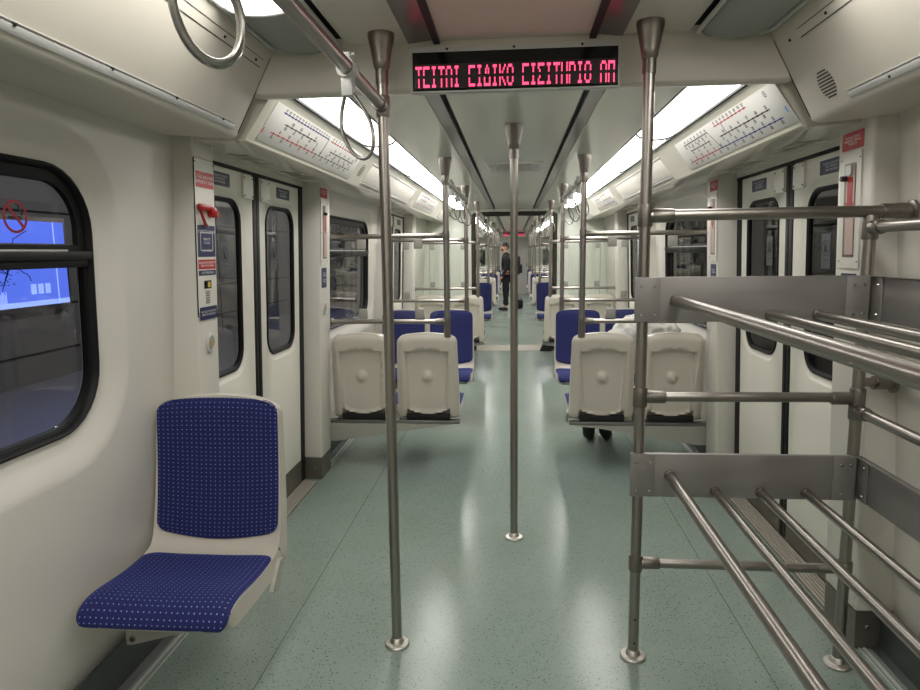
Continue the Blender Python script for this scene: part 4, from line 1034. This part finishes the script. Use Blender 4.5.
bm = B(); fit(bm, W(X2, 2.33, 1.583), (0, 0, 1), 0.08, 0.0255); fit(bm, W(X2, 2.285, 1.583), (0, 1, 0), 0.05, 0.0245); RK('rail_fitting', bm, 'steel_dark', o)
bm = B(); tube(bm, [W(X1, 2.33, 1.0), W(X2, 2.33, 1.003)], PR * 0.9, 20); o = RK('middle_rail', bm)
bm = B()
for x, e in ((X1, 1), (X2, -1)): fit(bm, W(x, 2.33, 1.0), (0, 0, 1), 0.07, 0.0255); fit(bm, W(x + e * 0.055, 2.33, 1.0), (1, 0, 0), 0.065, 0.023)
RK('rail_fitting', bm, 'steel_dark', o)
bm = B(); tube(bm, [W(X2, 2.31, 0.957), W(X2, YB, 0.957)], PR * 0.9, 20); o = RK('side_rail', bm)
bm = B(); fit(bm, W(X2, 2.33, 0.955), (0, 0, 1), 0.06, 0.0255); fit(bm, W(X2, 2.285, 0.957), (0, 1, 0), 0.05, 0.0235); RK('rail_fitting', bm, 'steel_dark', o)
bm = B(); tube(bm, [W(X2, 2.345, 1.055), W(1.30, 2.38, 1.045)], 0.016, 16); o = RK('wall_stub', bm)
bm = B(); tube(bm, [W(1.255, 2.365, 1.048), W(1.334, 2.39, 1.043)], 0.024, 18); lathe(bm, [(0.036, 0), (0.036, 0.008), (0.026, 0.014)], 20, T(*W(1.335, 2.39, 1.043)) @ Matrix.Rotation(-math.pi / 2, 4, 'Y')); RK('rail_fitting', bm, 'steel_dark', o)
bm = B(); tube(bm, [W(X1, 2.33, 0.376), W(X2, 2.33, 0.372)], PR * 0.9, 20); o = RK('bottom_rail', bm)
bm = B(); fit(bm, W(X1, 2.33, 0.376), (0, 0, 1), 0.06, 0.0255); fit(bm, W(X1 + 0.055, 2.33, 0.376), (1, 0, 0), 0.06, 0.023); fit(bm, W(X2, 2.33, 0.372), (0, 0, 1), 0.06, 0.0255); RK('rail_fitting', bm, 'steel_dark', o)
for z0, z1, nm in ((1.270, 1.424, 'upper'), (0.640, 0.798, 'lower')):
    bm = B(); box(bm, *[v for v in (X1 - 0.03 - 0.82, X2 - 0.82 - 0.005)], -0.026, -0.021, z0, z1, 0.0015)
    box(bm, X1 - 0.03 - 0.82, X2 - 0.82 - 0.005, -0.026, -0.004, z1 - 0.003, z1, 0.001)
    o = RK('end_plate', bm, 'steel_plate'); o['label'] = nm + ' shelf end plate'
    bm = B(); box(bm, X1 - 0.033 - 0.82, X1 + 0.052 - 0.82, -0.0295, -0.026, z0 + 0.001, z1 - 0.001, 0.001)
    RK('corner_bracket', bm, 'steel_plate', o)
    bm = B(); box(bm, X2 - 0.075 - 0.82, X2 + 0.0 - 0.82, -0.0295, -0.026, z0 + 0.001, z1 - 0.001, 0.001); RK('corner_bracket', bm, 'steel_plate', o)
    bm = B()
    for x in (X1 - 0.012, X1 + 0.034, X2 - 0.05, X2 - 0.018):
        for z in (z0 + 0.025, z1 - 0.03): lathe(bm, [(0.006, 0), (0.004, 0.004)], 12, FR('F', x - 0.82, -0.0295, z))
    RK('bolt', bm, 'chrome', o)
    bm = B(); box(bm, X2 - 0.82 + 0.018, X2 - 0.82 + 0.023, YB - 2.33, -0.012, z0 + 0.004, z1, 0.0015); box(bm, X2 - 0.82 + 0.0, X2 - 0.82 + 0.023, YB - 2.33, -0.012, z1 - 0.003, z1, 0.001)
    o = RK('side_plate', bm, 'steel_plate')
    bm = B(); box(bm, X2 - 0.82 + 0.013, X2 - 0.82 + 0.018, -0.075, -0.015, z0 + 0.004, z1 - 0.004, 0.001); RK('corner_bracket', bm, 'steel_plate', o)
    bm = B()
    for z in (z0 + 0.025, z1 - 0.03): lathe(bm, [(0.006, 0), (0.004, 0.004)], 12, T(X2 - 0.82 + 0.013, -0.05, z) @ Matrix.Rotation(-math.pi / 2, 4, 'Y'))
    RK('bolt', bm, 'chrome', o)
    bm = B(); box(bm, X1 - 0.82, X2 - 0.82, YB - 2.33 + 0.02, YB - 2.33 + 0.026, z0, z1, 0.001); RK('end_plate', bm, 'steel_plate')
    for k, x in enumerate((0.553, 0.711, 0.868, 1.022)):
        zb = (z0 + 0.073 if k == 0 else z0 + 0.023) if nm == 'upper' else (z0 + 0.08 if k == 0 else z0 + 0.024)
        bm = B(); tube(bm, [W(x, 2.305, zb), W(x, YB + 0.02, zb)], 0.0185 if k == 0 else 0.0155, 20); o = RK('shelf_bar', bm)
        bm = B(); fit(bm, W(x, 2.297, zb), (0, 1, 0), 0.012, 0.021 if k == 0 else 0.018); RK('bar_collar', bm, 'steel_dark', o)

# ------------------------------------------------------------------ people
def skin(name, pts, edges, m, parent=None, sub=2, root_i=0, disp=0, mw=None):
    me = bpy.data.meshes.new(name); me.from_pydata([p[:3] for p in pts], edges, []); me.materials.append(M[m])
    o = bpy.data.objects.new(name, me); COL.objects.link(o)
    md = o.modifiers.new('skin', 'SKIN'); md.use_smooth_shade = True
    lay = me.skin_vertices[0] if me.skin_vertices else None
    if lay is None:
        bpy.context.view_layer.objects.active = o
        raise RuntimeError('no skin layer')
    for i, p in enumerate(pts):
        r = p[3]; lay.data[i].radius = (r, p[4] if len(p) > 4 else r); lay.data[i].use_root = (i == root_i)
    sb = o.modifiers.new('sub', 'SUBSURF'); sb.levels = sub; sb.render_levels = sub
    if disp:
        tx = bpy.data.textures.new(name + '_folds', 'CLOUDS'); tx.noise_scale = 0.05; tx.noise_depth = 2
        s2 = o.modifiers.new('sub2', 'SUBSURF'); s2.levels = 2; s2.render_levels = 2
        dm = o.modifiers.new('folds', 'DISPLACE'); dm.texture = tx; dm.strength = disp; dm.mid_level = 0.5; dm.texture_coords = 'LOCAL'
    if parent: o.parent = parent
    return o
def chain(n0, n): return [(n0 + i, n0 + i + 1) for i in range(n - 1)]
# standing man in the next carriage, seen from the side, looking left (-x)
pr_ = empty('person', 'standing person in dark clothes facing left in the next carriage, beside the centre pole', 'person', T(-0.21, 16.9, 0))
pts = [(0.0, 0, 0.93, .12, .14), (0.0, 0, 1.1, .11, .14), (0.01, 0, 1.3, .10, .14), (0.0, 0, 1.43, .07, .09), (-0.01, 0, 1.5, .052), (-0.03, 0, 1.56, .07, .06), (-0.035, 0, 1.64, .095, .078), (-0.02, 0, 1.71, .07, .06)]
ed = chain(0, 8)
for sy in (-1, 1):
    n = len(pts); st = 0.05 if sy < 0 else -0.06
    pts += [(0, sy * .09, .88, .09), (-st * 0.4, sy * .1, .5, .058), (st * 0.5, sy * .1, .07, .026), (st * 0.5 - 0.12, sy * .1, .03, .018)]; ed += [(0, n)] + chain(n, 4)
    n = len(pts)
    pts += [(0.01, sy * .18, 1.36, .042), (0.03, sy * .232, 1.12, .022), (-0.08, sy * .222, .90, .024), (-0.12, sy * .21, .84, .032, .018)]; ed += [(3, n)] + chain(n, 4)
    for f in range(5):
        m_ = len(pts); L_ = (.045, .075, .082, .076, .06)[f]; ay = sy * .21 + (f - 2) * 0.014
        pts += [(-0.12 - (0.02 if f else 0.03), ay, .82 + (0.02 if f == 0 else 0), .009), (-0.125 - (0.02 if f else 0.05), ay, .82 - L_ * .6, .008), (-0.115 - (0.01 if f else 0.05), ay, .82 - L_, .007)]
        ed += [(n + 3, m_)] + chain(m_, 3)
n = len(pts); pts += [(-0.135, 0, 1.63, .016)]; ed += [(6, n)]
body = skin('body', pts, ed, 'skin', pr_)
J = [(0.0, 0, 0.88, .125, .155), (0.0, 0, 1.1, .122, .155), (0.01, 0, 1.3, .135, .185), (0.0, 0, 1.42, .095, .12), (-0.008, 0, 1.525, .064)]
je = chain(0, 5)
for sy in (-1, 1):
    n = len(J); J += [(0.01, sy * .19, 1.38, .068), (0.03, sy * .235, 1.12, .055), (-0.085, sy * .222, .885, .042)]; je += [(3, n)] + chain(n, 3)
skin('jacket', J, je, 'black_cloth', pr_)
P_ = [(0, 0, .93, .125, .15)]; pe = []
for sy in (-1, 1):
    st = 0.05 if sy < 0 else -0.06
    n = len(P_); P_ += [(0, sy * .09, .85, .10), (-st * 0.4, sy * .1, .5, .075), (st * 0.5, sy * .1, .12, .06)]; pe += [(0, n)] + chain(n, 3)
skin('trousers', P_, pe, 'black_cloth', pr_)
for sy in (-1, 1):
    st = 0.05 if sy < 0 else -0.06
    skin('shoe', [(st * 0.5 + 0.04, sy * .1, .045, .045), (st * 0.5 - 0.06, sy * .1, .046, .046), (st * 0.5 - 0.17, sy * .1, .035, .035)], chain(0, 3), 'boot', pr_)
bm = B(); bmesh.ops.create_uvsphere(bm, u_segments=20, v_segments=14, radius=1)
for v in list(bm.verts):
    if v.co.z < -0.15 and v.co.x < 0.35: bm.verts.remove(v)
bmesh.ops.transform(bm, matrix=T(-0.012, 0, 1.675) @ Matrix.Diagonal((.108, .088, .10, 1)), verts=bm.verts); obj('hair', bm, 'hair', pr_)
bm = B()
for sy in (-1, 1): lathe(bm, [(0.008, 0), (0.006, 0.004)], 10, T(-0.118, sy * 0.03, 1.655) @ Matrix.Rotation(-math.pi / 2, 4, 'Y'))
obj('eyes', bm, 'ink', pr_)
bm = B(); bmesh.ops.create_uvsphere(bm, u_segments=16, v_segments=10, radius=1)
for v in list(bm.verts):
    if v.co.z > 0.25: bm.verts.remove(v)
bmesh.ops.transform(bm, matrix=T(-0.055, 0, 1.60) @ Matrix.Diagonal((.068, .062, .065, 1)), verts=bm.verts); obj('beard', bm, 'hair', pr_)
pr_.scale = (0.975, 0.975, 0.975)
root = empty('backpack', 'black backpack worn by the standing person', 'backpack', T(0.02, 16.9, 1.15))
bm = B(); box(bm, -0.06, 0.14, -0.16, 0.16, -0.24, 0.24, 0.06, seg=4); obj('main_bag', bm, 'black_cloth', root)
bm = B(); box(bm, 0.12, 0.19, -0.12, 0.12, -0.2, 0.02, 0.025, seg=3); obj('front_pocket', bm, 'black_cloth', root)
for sy in (-1, 1):
    bm = B(); tube(bm, [(-0.06, sy * .1, .2), (-0.16, sy * .12, .29), (-0.32, sy * .12, .2), (-0.33, sy * .13, 0.0), (-0.2, sy * .16, -.17), (-0.06, sy * .13, -.2)], 0.012, 8); obj('strap', bm, 'black_cloth', root)
root = empty('luggage_bag', 'small black bag on the floor beside the standing person', 'bag', T(0.15, 17.5, 0))
bm = B(); box(bm, -0.09, 0.09, -0.15, 0.15, 0, 0.24, 0.06, seg=4); obj('bag_body', bm, 'black_cloth', root)
bm = B(); tube(bm, fillet([(-0.05, 0, .22), (-0.05, 0, .29), (0.05, 0, .29), (0.05, 0, .22)], .03), .008, 8); obj('bag_handle', bm, 'boot', root)

# slumped passenger in white on the right pair, seen from behind
pr_ = empty('person', 'slumped seated person in a crumpled white hooded jacket on the right seats, black boots below', 'person', T(0.66, 4.85, 0))
def q(x, y, z, *r): return (x - 0.66, y - 4.85, z) + r
pts = [q(.66, 4.78, .57, .11, .13), q(.76, 4.80, .74, .11, .14), q(.88, 4.82, .86, .12, .13), q(.98, 4.84, .90, .07), q(1.04, 4.85, .91, .055), q(1.10, 4.86, .91, .085, .08), q(1.16, 4.87, .88, .06)]
ed = chain(0, 7)
for k, x in enumerate((.60, .72)):
    n = len(pts); pts += [q(x, 4.86, .52, .085), q(x - .01, 5.16, .50, .065), q(x, 5.18, .28, .05), q(x, 5.22, .08, .035), q(x, 5.33, .035, .03)]; ed += [(0, n)] + chain(n, 5)
for k, (sx, sy, hx, hy, hz) in enumerate(((.86, 5.0, .80, 5.16, .58), (1.04, 4.97, .90, 5.14, .58))):
    n = len(pts); pts += [q(sx, sy, .84, .055), q(sx + .05, sy + .14, .66, .04), q(hx, hy, hz, .028), q(hx - .04, hy + .03, hz, .03, .016)]; ed += [(3, n)] + chain(n, 4)
    for f in range(5):
        m_ = len(pts); fy = (f - 2) * .014
        pts += [q(hx - .06, hy + .03 + fy, hz + .0, .009), q(hx - .09, hy + .03 + fy, hz - .005, .008), q(hx - .11 + (.02 if f == 0 else 0), hy + .03 + fy, hz - .02, .007)]; ed += [(n + 3, m_)] + chain(m_, 3)
skin('body', pts, ed, 'skin', pr_)
J = [q(.66, 4.78, .60, .16, .16), q(.75, 4.80, .78, .18, .17), q(.88, 4.82, .92, .17, .17), q(1.0, 4.84, .93, .15), q(1.10, 4.86, .90, .14, .13), q(1.17, 4.87, .87, .12)]
je = chain(0, 6)
for k, (sx, sy, hx, hy, hz) in enumerate(((.86, 5.0, .80, 5.16, .58), (1.04, 4.97, .90, 5.14, .58))):
    n = len(J); J += [q(sx, sy, .84, .08), q(sx + .05, sy + .14, .66, .06), q(hx, hy, hz, .045)]; je += [(3, n)] + chain(n, 3)
skin('hooded_jacket', J, je, 'white_cloth', pr_, disp=0.05)
P_ = [q(.66, 4.78, .55, .13, .15)]; pe = []
for x in (.60, .72):
    n = len(P_); P_ += [q(x, 4.9, .52, .10), q(x - .01, 5.17, .50, .08), q(x, 5.19, .26, .065), q(x, 5.21, .14, .06)]; pe += [(0, n)] + chain(n, 4)
skin('trousers', P_, pe, 'black_cloth', pr_)
for k, x in enumerate((.60, .72)):
    skin('boot', [q(x, 5.20, .22, .062), q(x, 5.19, .12, .058), q(x + (-.01, .02)[k], 5.17, .05, .047), q(x + (.02, .03)[k], 5.27, .045, .045), q(x + (.03, .04)[k], 5.37, .036, .036)], chain(0, 5), 'boot', pr_)

# ------------------------------------------------------------------ outside: platform on the left, tunnel on the right
struct('floor_platform', box(B(), -5.8, -1.62, -4, 40, -0.1, 0.0), 'pf_floor', 'dim grey station platform outside the left windows', 'platform')
struct('wall_station', box(B(), -6.0, -5.75, -4, 40, 0, 3.6), 'pf_wall', 'grey panelled station wall beyond the platform', 'station wall')
struct('ceiling_station', box(B(), -6.0, -1.62, -4, 40, 3.5, 3.7), 'tunnel', 'dark station ceiling over the platform', 'station ceiling')
bm = B()
for z in (0.35, 0.92, 2.05, 2.7): box(bm, -5.75, -5.742, -4, 40, z - 0.012, z + 0.012)
for k in range(14): box(bm, -5.75, -5.742, -3 + k * 3.1 - 0.01, -3 + k * 3.1 + 0.01, 0.0, 3.5)
struct('trim_station', bm, 'pf_groove', 'dark joints of the station wall panels', 'wall joints')
struct('wall_tunnel', box(B(), 2.2, 2.4, -4, 40, -0.5, 3.6), 'tunnel', 'dark tunnel wall outside the right windows', 'tunnel wall')
root = empty('platform_map', 'backlit blue network map on the station wall seen through the near left window', 'illuminated map', FR('L', -5.74, 7.0, 1.43))
bm = B(); box(bm, -1.05, 1.05, -0.56, 0.56, 0, 0.05, 0.01); obj('map_frame', bm, 'steel_dark', root)
bm = B(); box(bm, -1.0, 1.0, -0.5, 0.5, 0.05, 0.055); obj('map_screen', bm, 'screen', root)
bm = B(); box(bm, -1.0, 1.0, -0.5, -0.44, 0.055, 0.057); box(bm, 0.80, 0.82, -0.5, 0.5, 0.055, 0.057)
for k in range(8): box(bm, -0.2 + k * 0.02, -0.2 + k * 0.02 + 0.012, -0.44, -0.44 + 0.1 + 0.03 * (k % 3), 0.055, 0.057)
for k in range(3): box(bm, 0.34 + k * 0.12, 0.43 + k * 0.12, -0.36, -0.24, 0.055, 0.0565)
obj('map_legend', bm, 'screen_w', root)
bm = B(); rnd = random.Random(5)
lines = [[(-0.9, 0.1), (-0.3, 0.05), (0, -0.1), (0.2, 0.05), (0.5, 0.22), (0.56, 0.0)], [(-0.4, 0.3), (-0.1, 0.12), (0.05, -0.02), (-0.05, -0.2), (-0.3, -0.3)], [(0.05, -0.02), (0.3, -0.12), (0.36, -0.2)], [(-0.1, -0.3), (0.0, -0.08), (0.14, 0.28), (0.36, 0.38)], [(-0.6, -0.1), (-0.3, -0.02), (-0.05, -0.1)]]
for l in lines:
    pts = []
    for a, b in zip(l, l[1:]):
        for k in range(6): pts.append((a[0] + (b[0] - a[0]) * k / 6 + rnd.uniform(-.01, .01), a[1] + (b[1] - a[1]) * k / 6 + rnd.uniform(-.012, .012), 0.057))
    pts.append((l[-1][0], l[-1][1], 0.057)); tube(bm, pts, 0.005, 6)
for k in range(24): x, z = rnd.uniform(-0.15, 0.2), rnd.uniform(-0.25, 0.1); box(bm, x, x + 0.03, z, z + 0.008, 0.055, 0.057)
obj('map_lines', bm, 'navy', root)
for i, y in enumerate((14.5, 22.0)):
    root = empty('platform_column', f'{["nearer", "farther"][i]} grey platform column outside the left windows', 'column', T(-3.2, y, 0))
    bm = B(); box(bm, -0.25, 0.25, -0.25, 0.25, 0, 3.5, 0.03); obj('shaft', bm, 'pf_wall', root)
    bm = B(); box(bm, -0.27, 0.27, -0.27, 0.27, 0, 0.2, 0.01); obj('plinth', bm, 'kick', root)
root = empty('platform_railing', 'pale metal platform railing outside the second left window', 'railing', T(-4.6, 17.5, 0))  # added railing, stands in for pale streaks behind the window
bm = B()
for z in (0.45, 0.95, 1.35, 1.95): tube(bm, [(0, -3.5, z), (0, 3.5, z)], 0.035, 10)
obj('rail', bm, 'steel', root)
for y in (-3.4, 0, 3.4):
    bm = B(); tube(bm, [(0, y, 0), (0, y, 1.98)], 0.035, 10); obj('leg', bm, 'steel', root)
bpy.context.view_layer.update()

# ------------------------------------------------------------------ give each loose piece its own object
def split(o):
    bm = bmesh.new(); bm.from_mesh(o.data); bm.faces.ensure_lookup_table(); seen = set(); isl = []
    for f in bm.faces:
        if f.index in seen: continue
        st, cur = [f], []
        seen.add(f.index)
        while st:
            g = st.pop(); cur.append(g)
            for e in g.edges:
                for h in e.link_faces:
                    if h.index not in seen: seen.add(h.index); st.append(h)
        vs = [v.co for g in cur for v in g.verts]
        isl.append([[min(v[k] for v in vs) - 0.002 for k in range(3)], [max(v[k] for v in vs) + 0.002 for k in range(3)], {g.index for g in cur}])
    merged = True
    while merged:
        merged = False
        for i in range(len(isl)):
            for j in range(i + 1, len(isl)):
                a, b = isl[i], isl[j]
                if all(a[0][k] <= b[1][k] and b[0][k] <= a[1][k] for k in range(3)):
                    isl[i] = [[min(a[0][k], b[0][k]) for k in range(3)], [max(a[1][k], b[1][k]) for k in range(3)], a[2] | b[2]]
                    del isl[j]; merged = True; break
            if merged: break
    bm.free()
    if len(isl) < 2: return
    for n, it in enumerate(isl):
        b2 = bmesh.new(); b2.from_mesh(o.data); b2.faces.ensure_lookup_table()
        bmesh.ops.delete(b2, geom=[f for f in b2.faces if f.index not in it[2]], context='FACES')
        me = bpy.data.meshes.new(o.name); b2.to_mesh(me); b2.free(); me.materials.append(o.data.materials[0])
        c = bpy.data.objects.new(o.name.split('.')[0], me); COL.objects.link(c); c.parent = o.parent; c.matrix_local = o.matrix_local.copy()
        for ch in [x for x in o.children] if n == 0 else []: ch.parent = c
    bpy.data.objects.remove(o)
SPLIT = ('rail_fitting', 'bolt', 'bolt_hole', 'screw', 'rubber_seal', 'edge_seal', 'floor_flange', 'hinge_strip', 'joint_line', 'hatch_screw', 'rail', 'eyes')
for o in [x for x in SC.objects if x.type == 'MESH' and x.name.split('.')[0] in SPLIT and x.parent]: split(o)
bpy.context.view_layer.update()
